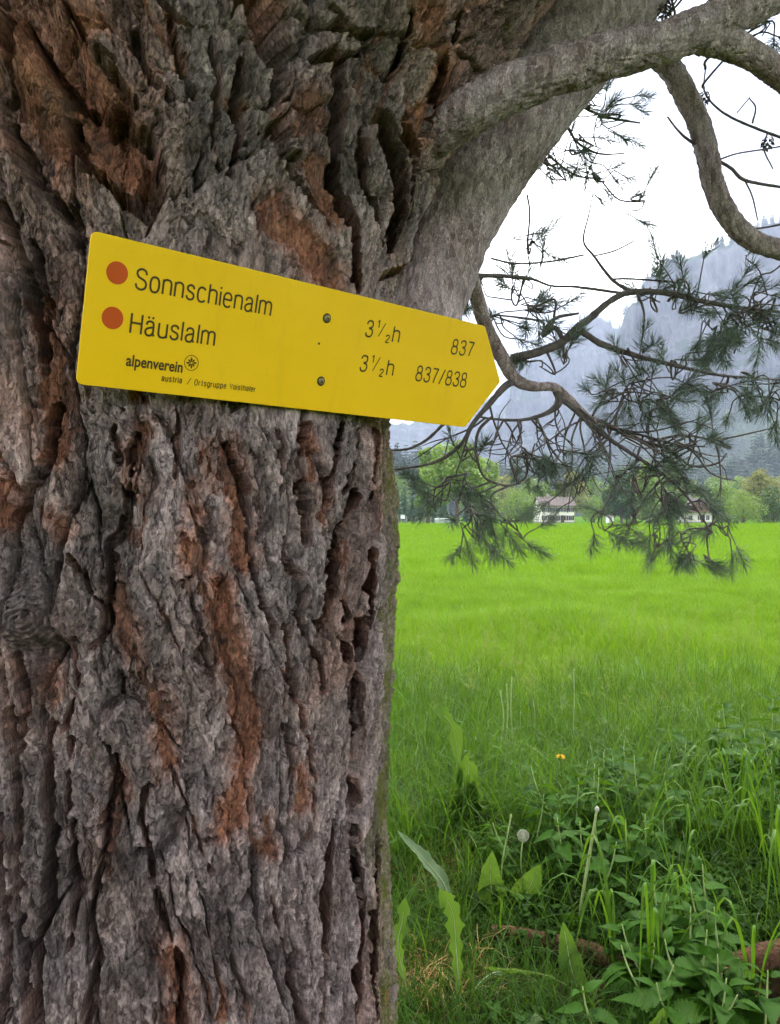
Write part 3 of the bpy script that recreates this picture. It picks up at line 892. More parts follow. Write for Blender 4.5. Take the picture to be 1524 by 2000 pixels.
def disc(c, r, z, n=40, r_in=0.0):
    a = np.linspace(0, 2 * np.pi, n, endpoint=False)
    o = [(c[0] + r * math.cos(t), c[1] + r * math.sin(t), z) for t in a]
    if not r_in: return o, [tuple(range(n))]
    i = [(c[0] + r_in * math.cos(t), c[1] + r_in * math.sin(t), z) for t in a]
    return o + i, [(k, (k + 1) % n, n + (k + 1) % n, n + k) for k in range(n)]


for p in ((229, 533), (220, 621)):
    obj('red_dot', mesh_py('red_dot', *disc(on_sign(*p), .0116, .0003), M_DOT), board)

# round emblem: a ring with an edelweiss star
ec = on_sign(374, 708.8)
mb = MB()
mb.add(*disc(ec, .0089, .0003, 48, .0081))
for k in range(8):
    a = math.radians(90 + 45 * k + 6); b = a + math.radians(90)
    rr = .0070 if k % 2 == 0 else .0058
    ca, sa, cb, sb = math.cos(a), math.sin(a), math.cos(b), math.sin(b)
    pts = [(.0016, -.0003), (rr * .62, -.0013), (rr, 0), (rr * .62, .0013), (.0016, .0003)]
    mb.add([(ec[0] + x * ca + y * cb, ec[1] + x * sa + y * sb, .0003) for x, y in pts], [(0, 1, 2, 3, 4)])
for k in range(6):
    a = math.radians(60 * k)
    mb.add(*disc((ec[0] + .0019 * math.cos(a), ec[1] + .0019 * math.sin(a)), .0008, .00042, 10))
mb.build('emblem', M_INK, board)

for p in ((638.5, 621.5), (627, 744.5)):
    a, b = on_sign(*p)
    washer = MB(); washer.add(*disc((a, b), .0062, .00045, 28, .0040)); washer.build('screw_stain', M_RUST, board)
    n = 18
    V = [(a + r * math.cos(t), b + r * math.sin(t), z) for r, z in ((.0044, .0), (.0044, .0012), (.0030, .0024), (.0012, .0028)) for t in np.linspace(0, 2 * np.pi, n, endpoint=False)]
    Fc = [(i * n + k, i * n + (k + 1) % n, (i + 1) * n + (k + 1) % n, (i + 1) * n + k) for i in range(3) for k in range(n)] + [tuple(3 * n + k for k in range(n))]
    s = obj('screw', mesh_py('screw', V, Fc, M_SCREW), board)
    cr = MB()
    for ang in (.3, .3 + math.pi / 2):
        c_, s_ = math.cos(ang), math.sin(ang)
        cr.add([(a + x * c_ - y * s_, b + x * s_ + y * c_, .0030) for x, y in ((-.0021, -.0005), (.0021, -.0005), (.0021, .0005), (-.0021, .0005))], [(0, 1, 2, 3)])
        cr.v = [(x, y, z + (.0001 if ang > 1 and i >= 4 else 0)) for i, (x, y, z) in enumerate(cr.v)]
    cr.build('screw_recess', M_RUST, s)
# small holes and marks
for p in ((623, 671),):
    obj('drill_mark', mesh_py('drill_mark', *disc(on_sign(*p), .0016, .0003, 14), M_RUST), board)
# ------------------------------------------------------------------ the pine: stems, limbs, branches, twigs, needles, crown
M_LIMB = bark_material('limb_bark', (.300, .225, .226), (.660, .550, .550), (.24, .12, .07), (.36, .2, .13), (.05, .045, .043), (.12, .12, .04), False, 1.6)
M_STEM = bark_material('upper_stem_bark', (.380, .290, .295), (.720, .600, .605), (.24, .12, .07), (.36, .2, .13), (.05, .045, .043), (.12, .12, .04), False, 1.6)
M_TWIG = plain('twig_bark', (.130, .110, .102), .8, .35, 60, bump=.3)
M_NEEDLE = leafmat('pine_needles', (.110, .150, .118), (.265, .325, .255), .45, .42, 9.0, .3, [.20, .29, .10])
PC = np.array([CX, CY, 0.0])


def limb_relief(amp, seed, cell=.02):
    def f(ang, al, rr):
        s = ang * rr.mean()
        per = lambda k: np.cos(ang) * k
        # sample on a cylinder unrolled with blended seam
        def field(sv):
            w = fbm(sv * 30, al * 20, seed, 3)
            f1, e, a, b, c, du, dv = worley(sv / cell + .5 * w, al / (cell * 1.5) + .3 * w, seed + 3)
            g1, e2, a2, b2, c2, du2, dv2 = worley(sv / (cell * .38) + .5 * w, al / (cell * .5), seed + 5)
            h1, e3, a3, b3, c3, du3, dv3 = worley(sv / (cell * .16) + .6 * w, al / (cell * .22), seed + 8)
            return (a - .6) * .55 + dv * (b - .3) * .8 - .9 * sstep(.10, 0, e) * (c > .35) + .55 * (a2 - .5) + .6 * dv2 * (b2 - .3) + .32 * (a3 - .5) + .25 * dv3 + .35 * w
        C = 2 * np.pi * rr.mean()
        k = sstep(.88, 1.0, ang / (2 * np.pi))
        return amp * (field(s) * (1 - k) + field(s - C) * k)
    return f


def traced(pts):
    """[(px, py, width px, distance)] -> points, radii"""
    P = np.array([at(p[0], p[1], p[3]) for p in pts])
    R = np.array([p[2] / F * p[3] * .5 for p in pts])
    return P, R


def limb(name, pts, nseg, n, amp, seed, cell, extra=None, m=None):
    P, R = traced(pts)
    if extra is not None:
        P = np.vstack([P, [e[:3] for e in extra]]); R = np.concatenate([R, [e[3] for e in extra]])
    V, Q, T = tube(P - PC, R, nseg, n, limb_relief(amp, seed, cell))
    return obj(name, mesh_np(name, V, [Q, T], m or M_LIMB), pine), P, R


stem2, _, _ = limb('side_stem', [(765, 735, 140, 1.38), (798, 680, 165, 1.44), (828, 570, 175, 1.49), (882, 430, 178, 1.52), (948, 310, 190, 1.55), (1030, 185, 205, 1.57), (1110, 80, 215, 1.6), (1185, -20, 220, 1.63), (1270, -140, 215, 1.68)],
                   190, 420, .0046, 210, .026, [(.75, 1.85, 3.1, .11), (1.2, 2.2, 4.2, .09), (1.5, 2.6, 5.6, .06)], M_STEM)
cross, P_cross, _ = limb('cross_limb', [(800, 285, 112, 1.26), (878, 241, 92, 1.22), (930, 210, 90, 1.2), (1000, 171, 90, 1.19), (1080, 142, 86, 1.19), (1150, 121, 84, 1.2), (1220, 101, 82, 1.21), (1290, 86, 80, 1.22), (1350, 62, 76, 1.23), (1400, 40, 74, 1.25), (1454, 18, 72, 1.27), (1524, -12, 64, 1.29), (1660, -60, 56, 1.35)],
                         110, 420, .0046, 230, .022, [(1.3, 1.55, 2.5, .022), (1.9, 1.8, 2.85, .012)])
fork, _, _ = limb('fork_limb', [(1340, 70, 62, 1.23), (1385, 76, 62, 1.25), (1430, 89, 58, 1.27), (1470, 109, 53, 1.28), (1500, 128, 51, 1.29), (1530, 150, 50, 1.3), (1600, 205, 44, 1.34), (1800, 330, 30, 1.5)], 66, 180, .0034, 250, .016)
hang, P_hang, _ = limb('hanging_branch', [(1130, -140, 60, 1.7), (1188, -36, 57, 1.7), (1225, 30, 54, 1.7), (1268, 88, 47, 1.7), (1318, 146, 45, 1.7), (1366, 244, 44, 1.7), (1382, 305, 42, 1.7), (1396, 366, 41, 1.7), (1425, 425, 41, 1.71), (1466, 466, 40, 1.73), (1524, 488, 37, 1.76), (1620, 500, 33, 1.82), (1760, 480, 24, 1.95)],
                       56, 300, .0036, 270, .015)
low, P_low, _ = limb('low_branch', [(880, 470, 52, 1.56), (908, 510, 36, 1.64), (930, 575, 30, 1.72), (950, 640, 28, 1.77), (982, 700, 27, 1.8), (1006, 740, 25, 1.82), (1042, 755, 19, 1.84), (1085, 757, 17, 1.86), (1118, 786, 15, 1.88), (1150, 815, 13, 1.9), (1200, 836, 10, 1.92), (1262, 866, 8, 1.95), (1320, 905, 6, 1.97)],
                      36, 260, .0020, 290, .012)

BR = [  # thinner boughs of the low branch: (px, py, width, distance)
    [(1000, 700, 22, 1.81), (1050, 688, 21, 1.82), (1098, 668, 20, 1.84), (1132, 636, 19, 1.86), (1152, 622, 17, 1.88), (1192, 588, 15, 1.9), (1232, 571, 15, 1.92), (1300, 572, 14, 1.93), (1380, 590, 12, 1.94), (1470, 604, 9, 1.96), (1560, 612, 6, 2.0)],
    [(1132, 645, 15, 1.86), (1176, 672, 15, 1.86), (1240, 694, 13, 1.87), (1320, 714, 10, 1.88), (1400, 732, 7, 1.9), (1470, 738, 5, 1.92), (1560, 745, 4, 1.95)],
    [(1008, 742, 18, 1.82), (985, 756, 17, 1.8), (955, 790, 14, 1.78), (925, 826, 11, 1.77), (905, 862, 10, 1.76), (880, 886, 9, 1.76), (840, 906, 7, 1.75), (766, 918, 4, 1.74)],
    [(1085, 757, 19, 1.86), (1092, 785, 20, 1.87), (1070, 806, 12, 1.87), (1020, 820, 8, 1.86), (960, 818, 6, 1.84), (930, 812, 4, 1.83)],
    [(1095, 778, 14, 1.87), (1130, 806, 13, 1.88), (1180, 850, 11, 1.9), (1240, 890, 9, 1.92), (1300, 930, 7, 1.94), (1350, 980, 5, 1.95), (1390, 1040, 4, 1.96)],
    [(1100, 665, 10, 1.84), (1085, 640, 12, 1.86), (1060, 655, 13, 1.87), (1085, 622, 9, 1.88), (1130, 612, 6, 1.9)],
    [(1232, 571, 9, 1.92), (1195, 545, 8, 1.94), (1160, 500, 6, 1.96), (1140, 470, 5, 1.98), (1150, 420, 3.5, 2.0), (1158, 380, 3, 2.02)],
    [(1222, 574, 7, 1.92), (1170, 566, 7, 1.93), (1120, 560, 6, 1.95), (1076, 558, 5, 1.97), (1040, 545, 7, 1.9), (1000, 540, 9, 1.82), (930, 538, 12, 1.74)],
    [(1160, 500, 4, 1.96), (1200, 490, 4, 1.98), (1240, 470, 3, 2.0)],
    [(1195, 545, 5, 1.94), (1240, 545, 5, 1.94), (1330, 552, 4, 1.96)],
    [(1245, 573, 7, 1.92), (1258, 610, 5, 1.92), (1256, 650, 4, 1.91), (1250, 690, 3, 1.9)],
    [(960, 815, 7, 1.84), (936, 840, 8, 1.83), (930, 880, 7, 1.83), (945, 930, 6, 1.84), (985, 948, 5, 1.85), (1012, 945, 3, 1.86)],
    [(925, 826, 6, 1.77), (912, 860, 5, 1.78), (890, 930, 4, 1.79)],
    [(765, 880, 5, 1.7), (800, 876, 6, 1.72), (835, 858, 7, 1.74), (865, 830, 8, 1.76), (900, 800, 8, 1.78)],
    [(1250, 860, 8, 1.94), (1310, 880, 7, 1.95), (1350, 910, 6, 1.96), (1400, 905, 5, 1.97), (1420, 885, 3, 1.98)],
    [(1260, 866, 7, 1.95), (1330, 850, 6, 1.96), (1400, 858, 5, 1.97), (1470, 845, 4, 1.98), (1512, 835, 3, 2.0)],
    [(1200, 836, 7, 1.92), (1290, 860, 6, 1.93), (1350, 880, 5, 1.94), (1390, 925, 4, 1.95), (1440, 940, 3, 1.96)],
    # top right, bare twigs on the hanging branch
    [(1378, 135, 3, 1.72), (1376, 178, 4, 1.72), (1400, 210, 5, 1.73), (1440, 235, 6, 1.75), (1524, 268, 7, 1.8), (1600, 290, 8, 1.85)],
    [(1304, 228, 4, 1.72), (1322, 252, 5, 1.71), (1346, 274, 7, 1.7), (1374, 288, 8, 1.7)],
    [(1400, 312, 8, 1.7), (1430, 330, 8, 1.72), (1455, 352, 8, 1.74), (1524, 365, 7, 1.78), (1590, 372, 6, 1.8)],
    [(1404, 312, 5, 1.7), (1440, 300, 4, 1.73), (1490, 292, 4, 1.77), (1560, 280, 4, 1.8)],
    [(1470, 240, 5, 1.76), (1476, 210, 4, 1.77), (1464, 192, 3, 1.78)], [(1500, 258, 4, 1.78), (1492, 290, 4, 1.79), (1510, 330, 3, 1.8)],
    [(1455, 352, 4, 1.74), (1470, 385, 4, 1.75), (1480, 430, 3, 1.76)], [(1440, 220, 3, 1.75), (1465, 190, 2.5, 1.76)],
    [(1440, 445, 5, 1.72), (1490, 445, 5, 1.74), (1560, 430, 5, 1.76)], [(1312, 0, 5, 1.5), (1318, 24, 6, 1.5), (1316, 40, 7, 1.5), (1320, 80, 8, 1.5)],
    [(1434, 690, 4, 1.9), (1480, 550, 4, 1.93), (1510, 530, 4, 1.95), (1560, 490, 4, 2.0)], [(1435, 572, 4, 1.93), (1460, 555, 4, 1.93), (1488, 536, 3, 1.93)],
    # behind the side stem
    [(1090, 150, 8, 2.0), (1120, 190, 8, 2.05), (1150, 215, 7, 2.1), (1200, 232, 6, 2.15), (1250, 240, 4, 2.2)],
    [(1090, 215, 7, 2.0), (1110, 250, 7, 2.05), (1130, 280, 6, 2.1), (1170, 300, 5, 2.12), (1220, 300, 3, 2.15)],
    [(1060, 270, 6, 2.0), (1070, 300, 6, 2.05), (1120, 340, 5, 2.1), (1170, 350, 4, 2.1)],
    [(1180, 360, 4, 2.1), (1210, 390, 4, 2.1), (1260, 395, 3, 2.1)], [(1030, 380, 5, 2.0), (1035, 420, 5, 2.0), (1030, 480, 4, 1.95), (1035, 520, 3, 1.9)],
    [(960, 505, 5, 1.8), (1010, 515, 5, 1.85), (1080, 510, 5, 1.9), (1140, 498, 5, 1.95)],
]
bough_paths = []
for pts in BR:
    P, R = traced(pts)
    V, Q, T = tube(P - PC, R * .82, 8, len(pts) * 6, lambda a, l, r: r * .22 * noise(l * 60, np.cos(a) * 1.3, 3))
    obj('bough', mesh_np('bough', V, [Q, T], M_TWIG), pine)
    bough_paths.append(catmull(P, 40))
bough_paths += [catmull(P_low, 60), catmull(P_hang[5:], 30)]
BPTS = np.vstack(bough_paths)


def shoot(seed, length=.075, nn=64, cone=False):
    """a shoot of paired pine needles along +Z"""
    r = np.random.default_rng(seed)
    parts = []
    bend = r.normal(0, .012, 2)
    ax = np.array([[0, 0, -.02], [0, 0, 0], [bend[0] * .4, bend[1] * .4, length * .5], [bend[0], bend[1], length]])
    V, Q, T = tube(ax, [.0022, .0021, .0018, .0010], 5, 7)
    tw = (V, Q, T)
    for i in range(nn):
        t = .06 + .94 * (i + r.random()) / nn
        base = np.array([bend[0] * t * t, bend[1] * t * t, length * t])
        az = i * 2.39996 + r.normal(0, .25)
        for q in (0, 1):
            el = np.radians(r.uniform(28, 62) if t < .85 else r.uniform(10, 40))
            a2 = az + (q - .5) * .35
            d = np.array([math.cos(a2) * math.sin(el), math.sin(a2) * math.sin(el), math.cos(el)])
            L = r.uniform(.034, .052) * (.75 + .25 * math.sin(t * 3))
            side = np.cross(d, [0, 0, 1.]); side /= np.linalg.norm(side) + 1e-9
            up = np.cross(side, d)
            w = .00085
            mid = base + d * L * .55 + up * L * -.03
            tip = base + d * L + up * L * r.uniform(-.02, .10)
            v = [base + side * w * .7, base - side * w * .7, base + up * w * .8, mid + side * w, mid - side * w, mid + up * w, tip]
            parts.append((np.array(v), np.array([[0, 3, 4, 1], [1, 4, 5, 2], [2, 5, 3, 0]]), np.array([[3, 6, 4], [4, 6, 5], [5, 6, 3]])))
    return parts, tw


def shoot_mesh(seed, **kw):
    parts, tw = shoot(seed, **kw)
    V, Fc = join(parts)
    me = mesh_np('needle_shoot', V, Fc, M_NEEDLE, False)
    return me


SHOOTS = [shoot_mesh(400 + i, length=L, nn=n) for i, (L, n) in enumerate(((.05, 26), (.06, 32), (.075, 38), (.055, 28), (.042, 22)))]
CL = [  # where needle sprays hang: px, py, spread, shoots, distance, leaning (dx, dy in the picture)
    (1150, 205, 50, 6, 2.1, 1, .1), (1205, 232, 45, 7, 2.15, 1, .2), (1150, 285, 55, 11, 2.12, .8, .1), (1090, 335, 55, 11, 2.05, .4, .6), (1180, 350, 30, 5, 2.1, 1, 0), (1248, 398, 24, 4, 2.1, 1, -.5),
    (1040, 470, 34, 5, 1.98, .1, -1), (1012, 555, 45, 7, 1.9, 0, -.6), (1058, 600, 50, 11, 1.9, .6, -.2), (896, 605, 22, 4, 1.95, -.5, -.5), (1000, 625, 40, 6, 1.92, .4, .2), (1100, 690, 34, 4, 1.86, .5, -.8), (1068, 715, 34, 4, 1.85, -.8, .1),
    (1370, 580, 46, 10, 1.93, .8, -.5), (1440, 640, 55, 17, 1.93, .5, .6), (1480, 590, 50, 12, 1.95, .8, -.5), (1320, 560, 34, 6, 1.93, .3, -1), (1515, 640, 45, 12, 1.96, .7, .5), (1390, 660, 40, 9, 1.92, -.3, .9), (1270, 572, 26, 4, 1.93, .2, -1),
    (1228, 712, 45, 6, 1.88, -.2, -.3), (1250, 780, 46, 13, 1.89, .2, .9), (1296, 808, 34, 8, 1.9, .7, -.2), (1180, 765, 22, 3, 1.88, -.9, .1), (1205, 775, 30, 5, 1.88, -.7, .3),
    (1420, 752, 46, 9, 1.9, .5, .5), (1480, 775, 40, 7, 1.92, .5, .8), (1515, 790, 30, 5, 1.94, .4, .9), (1330, 710, 34, 4, 1.88, .1, -1), (1345, 850, 40, 5, 1.96, .8, -.4), (1400, 858, 24, 3, 1.97, .8, .2),
    (1030, 895, 40, 8, 1.86, .1, .7), (900, 965, 40, 5, 1.8, -.2, .8), (845, 962, 30, 5, 1.79, -1, .2), (920, 1030, 42, 10, 1.8, .2, .9), (1005, 1030, 34, 6, 1.84, .6, .6), (965, 1000, 36, 6, 1.83, .3, .8), (1065, 925, 42, 7, 1.87, .2, .7), (1130, 950, 34, 5, 1.9, 0, .8),
    (1178, 1025, 24, 5, 1.9, .2, .9), (1250, 955, 50, 9, 1.92, -.1, .8), (1300, 990, 50, 13, 1.93, .1, .9), (1285, 1055, 40, 9, 1.93, -.1, .8), (1340, 1070, 34, 6, 1.94, .4, .8), (1388, 1092, 14, 2, 1.95, .5, .6), (1418, 1035, 30, 6, 1.96, .3, .8),
    (1232, 1030, 16, 3, 1.92, -.3, .8), (912, 880, 30, 4, 1.78, -.2, -.6), (1380, 985, 30, 4, 1.95, .4, .6), (1330, 940, 34, 5, 1.94, .3, .6), (1100, 880, 34, 4, 1.88, .3, .5), (1490, 60, 26, 4, 1.6, -.2, .9), (1320, 6, 24, 3, 1.6, .3, -.6), (1470, 50, 20, 2, 1.5, .2, .9),
]
rs = np.random.default_rng(91)
shoot_n = 0
for (px, py, sp, n, Y, dx, dy) in CL:
    c = at(px, py, Y)
    # the twig that carries the spray grows from the nearest bough
    dd = np.linalg.norm((BPTS - c) * np.array([1, .5, 1]), axis=1)
    b0 = BPTS[int(np.argmin(dd))]
    lean = np.array([dx, rs.normal(0, .25), -dy])
    lean /= np.linalg.norm(lean) + 1e-9
    s3 = sp / F * Y
    m1 = c - lean * s3 * .8
    main = catmull(np.array([b0, b0 * .6 + m1 * .4 + rs.normal(0, .02, 3), m1 + rs.normal(0, .01, 3), c + lean * s3 * .5]), 24)
    twigs = [tube(main - PC, np.linspace(.0030, .0014, 24), 6, 24)]
    for k in range(max(2, round(n * .82))):
        off = np.array([rs.normal(0, .58), rs.normal(0, .8), rs.normal(0, .58)]) * s3
        tip = c + off
        d = lean * .55 + off / (s3 + 1e-9) * .6 + rs.normal(0, .38, 3)
        d /= np.linalg.norm(d)
        me = SHOOTS[rs.integers(len(SHOOTS))]
        q = Vector(d).to_track_quat('Z', 'Y').to_euler()
        so = obj('needle_shoot', me, pine, tip - PC, q, float(rs.uniform(.75, 1.1)))
        so.rotation_euler.rotate_axis('Z', rs.uniform(0, 6.28))
        shoot_n += 1
        st = main[int(np.clip(rs.normal(17, 4), 8, 23))]
        back = tip - d * rs.uniform(.02, .04)
        twigs.append(tube(np.array([st, st * .5 + back * .5 + rs.normal(0, .008, 3), back, tip, tip + d * .04]) - PC, [.0019, .0018, .0017, .0015, .0010], 5, 12))
    V, Fc = join(twigs)
    obj('twig', mesh_np('twig', V, Fc, M_TWIG), pine)

# tangle of thin dead twigs below the low branch
for k in range(64):
    b0 = BPTS[rs.integers(len(BPTS))] if k % 3 == 0 else at(rs.uniform(960, 1400), rs.uniform(770, 880), rs.uniform(1.8, 1.98))
    dd = np.linalg.norm(BPTS - b0, axis=1); b0 = BPTS[int(np.argmin(dd + rs.random(len(dd)) * .05))]
    px0 = 762 + b0[0] / b0[1] * F; py0 = 1000 - (b0[2] - EYE) / b0[1] * F
    if not (900 < px0 < 1460 and 740 < py0 < 930): continue
    L = rs.uniform(.08, .24)
    a = rs.uniform(-.9, 1.0)
    d = np.array([math.sin(a), rs.normal(0, .4), -abs(math.cos(a)) * .8])
    p, pts = b0.copy(), [b0.copy()]
    side = rs.normal(0, 1, 3)
    for s in range(6):
        d = d + side * .16 + rs.normal(0, .16, 3) + np.array([.05, 0, -.02]); d /= np.linalg.norm(d)
        p = p + d * L / 6; pts.append(p.copy())
    tw = [tube(np.array(pts) - PC, np.linspace(.0028, .0011, 7), 5, 20)]
    for q in range(2):
        i = rs.integers(2, 5); e = pts[i]; d2 = d * .5 + rs.normal(0, .6, 3); d2 /= np.linalg.norm(d2)
        tw.append(tube(np.array([e, e + d2 * L * .18 + rs.normal(0, .006, 3), e + d2 * L * .36 + rs.normal(0, .012, 3)]) - PC, [.0017, .0014, .0009], 5, 8))
    V, Fc = join(tw)
    obj('twig', mesh_np('twig', V, Fc, M_TWIG), pine)


def pine_cone():
    V, Fc = [], []
    for i in range(34):
        t = i / 34; a = i * 2.4; r = .011 * math.sin(math.pi * min(1, .15 + t * .85)) + .002; z = -.034 * t
        c, s = math.cos(a), math.sin(a)
        b = len(V)
        for (rr, tt, zz) in ((r * .4, 0, z + .003), (r * 1.1, .35, z + .001), (r * 1.25, 0, z - .004), (r * 1.1, -.35, z + .001)):
            V.append((rr * math.cos(a + tt), rr * math.sin(a + tt), zz))
        Fc.append((b, b + 1, b + 2, b + 3))
    return mesh_py('pine_cone', V, Fc, M_TWIG)


PCM = pine_cone()
for px, py, Y in ((1378, 180, 1.72), (1503, 268, 1.78), (1298, 6, 1.5)):
    obj('pine_cone', PCM, pine, at(px, py, Y) - PC, (rs.uniform(-.3, .3), rs.uniform(-.3, .3), 0))

# the crown over the camera, out of the picture: limbs and the foliage that shades the ground
for k, (pts, rr) in enumerate((
        ([(-.55, 1.2, 3.1), (-.9, .6, 4.1), (-1.4, -.2, 5.2), (-2.2, -1.2, 6.4)], [.24, .19, .13, .05]),
        ([(-.1, 1.25, 3.0), (.3, 1.2, 3.9), (.8, 1.5, 5.2), (1.3, 2.0, 7.0), (1.4, 2.2, 8.6)], [.26, .2, .15, .1, .03]),
        ([(-.5, 1.4, 3.2), (-.5, 1.7, 4.4), (-.4, 1.9, 6.2), (-.3, 2.0, 8.8)], [.28, .22, .15, .04]),
        ([(.3, 1.3, 3.9), (1.1, .6, 4.5), (2.1, .0, 5.0), (3.2, -.4, 5.6)], [.15, .11, .07, .03]),
        ([(.6, 1.5, 4.7), (1.5, 2.4, 5.4), (2.6, 3.4, 6.0), (3.4, 4.2, 6.6)], [.13, .1, .06, .02]),
        ([(-.5, 1.7, 4.4), (-1.6, 2.4, 5.3), (-2.8, 3.0, 6.0)], [.15, .09, .03]))):
    V, Q, T = tube(np.array(pts) - PC, rr, 24, 40, limb_relief(.004, 300 + k, .04))
    obj('crown_limb', mesh_np('crown_limb', V, [Q, T], M_LIMB), pine)


rc = np.random.default_rng(33)
N = 15000
P = np.column_stack([rc.normal(.5, 2.5, N), rc.normal(1.6, 2.4, N), rc.uniform(2.8, 9.2, N)])
clump = np.array([fbm(np.array([p[0] * .9]), np.array([p[1] * .9 + p[2] * .7]), 5, 2)[0] for p in P])
rad = np.hypot(P[:, 0] - .3, P[:, 1] - 1.6)
lim = 5.0 * np.sqrt(np.clip(1 - ((P[:, 2] - 5.2) / 4.2) ** 2, 0, 1))
sight = EYE + .80 * np.maximum(P[:, 1], 0) + .75
keep = (clump > -.22) & (rad < lim) & (P[:, 2] > sight) & (np.hypot(P[:, 0] + .3, P[:, 1] - 1.3) > .5)
P = P[keep]
print('crown sprays', len(P), 'shoots', shoot_n)
# the foliage of the crown as one mass of needle bundles
P = P[:5200]
nb = 46
c = np.repeat(P - PC, nb, 0) + rc.normal(0, .17, (len(P), 9, 3))[np.repeat(np.arange(len(P)), nb), rc.integers(0, 9, len(P) * nb)] + rc.normal(0, .06, (len(P) * nb, 3))
d = rc.normal(size=c.shape); d /= np.linalg.norm(d, axis=1)[:, None]
sd = np.cross(d, rc.normal(size=c.shape)); sd /= np.linalg.norm(sd, axis=1)[:, None]
V = np.stack([c - sd * .011, c + sd * .011, c + d * .17], 1).reshape(-1, 3)
crown = obj('foliage', mesh_np('foliage', V, np.arange(len(V)).reshape(-1, 3), M_NEEDLE, False), pine)
crown['kind'] = 'stuff'
# ------------------------------------------------------------------ ground, mountains, far trees, farm, haze
def zg(x, y):
    x = np.asarray(x, float); y = np.asarray(y, float)
    z = np.interp(y, [-100, 80, 250, 600, 6000], [0, 0, -2.1, -2.3, -2.3])
    near = np.exp(-((x - .2) ** 2 + (y - 2.5) ** 2) / 60.0)
    z = z + .05 * fbm(x * .35, y * .35, 301, 3) * np.clip(y / 4, .3, 1) + .015 * fbm(x * 2.1, y * 2.1, 302, 2) * near
    return z


def sinh_axis(a, b, n, s):
    t = np.linspace(math.asinh(a / s), math.asinh(b / s), n)
    return np.sinh(t) * s


def ground_material():
    m, ns, ls, bs = mat('meadow_soil')
    g = nd(ns, 'ShaderNodeNewGeometry')
    n = nd(ns, 'ShaderNodeTexNoise', Scale=.35, Detail=8.0, Roughness=.62); ls.new(g.outputs['Position'], n.inputs['Vector'])
    n2 = nd(ns, 'ShaderNodeTexNoise', Scale=9.0, Detail=6.0, Roughness=.7); ls.new(g.outputs['Position'], n2.inputs['Vector'])
    r = ramp(ns, [(.3, (.045, .108, .006)), (.7, (.072, .150, .008))]); ls.new(n.outputs['Fac'], r.inputs['Fac'])
    r2 = ramp(ns, [(.3, (.55, .55, .55)), (.7, (1.4, 1.4, 1.4))]); ls.new(n2.outputs['Fac'], r2.inputs['Fac'])
    far = mixc(ns, ls, 1.0, r.outputs['Color'], r2.outputs['Color'], 'MULTIPLY')
    # bare earth and litter under the tree
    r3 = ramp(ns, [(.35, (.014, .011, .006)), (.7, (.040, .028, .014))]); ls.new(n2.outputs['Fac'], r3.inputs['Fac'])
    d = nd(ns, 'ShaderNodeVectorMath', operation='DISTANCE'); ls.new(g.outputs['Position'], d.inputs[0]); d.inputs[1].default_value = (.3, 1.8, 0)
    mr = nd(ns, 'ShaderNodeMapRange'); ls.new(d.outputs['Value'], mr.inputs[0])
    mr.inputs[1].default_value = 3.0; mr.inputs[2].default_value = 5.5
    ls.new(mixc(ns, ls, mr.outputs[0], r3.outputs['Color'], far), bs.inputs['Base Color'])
    bs.inputs['Roughness'].default_value = 1.0; bs.inputs['Specular IOR Level'].default_value = 0.0
    b = nd(ns, 'ShaderNodeBump', Strength=.6, Distance=.03); ls.new(n2.outputs['Fac'], b.inputs['Height']); ls.new(b.outputs[0], bs.inputs['Normal'])
    return m


gx = sinh_axis(-2600, 2600, 180, 6.0); gy = np.concatenate([sinh_axis(-350, -1, 50, 5.0), sinh_axis(0, 3400, 180, 4.0)])
GX, GY = np.meshgrid(gx, gy)
GV = np.stack([GX, GY, zg(GX, GY)], -1).reshape(-1, 3)
nr, nc = GX.shape
ii = np.arange(nr - 1)[:, None]; jj = np.arange(nc - 1)[None, :]
GQ = np.stack([ii * nc + jj, ii * nc + jj + 1, (ii + 1) * nc + jj + 1, (ii + 1) * nc + jj], -1).reshape(-1, 4)
tag(obj('meadow_ground', mesh_np('meadow_ground', GV, GQ, ground_material())), kind='structure')


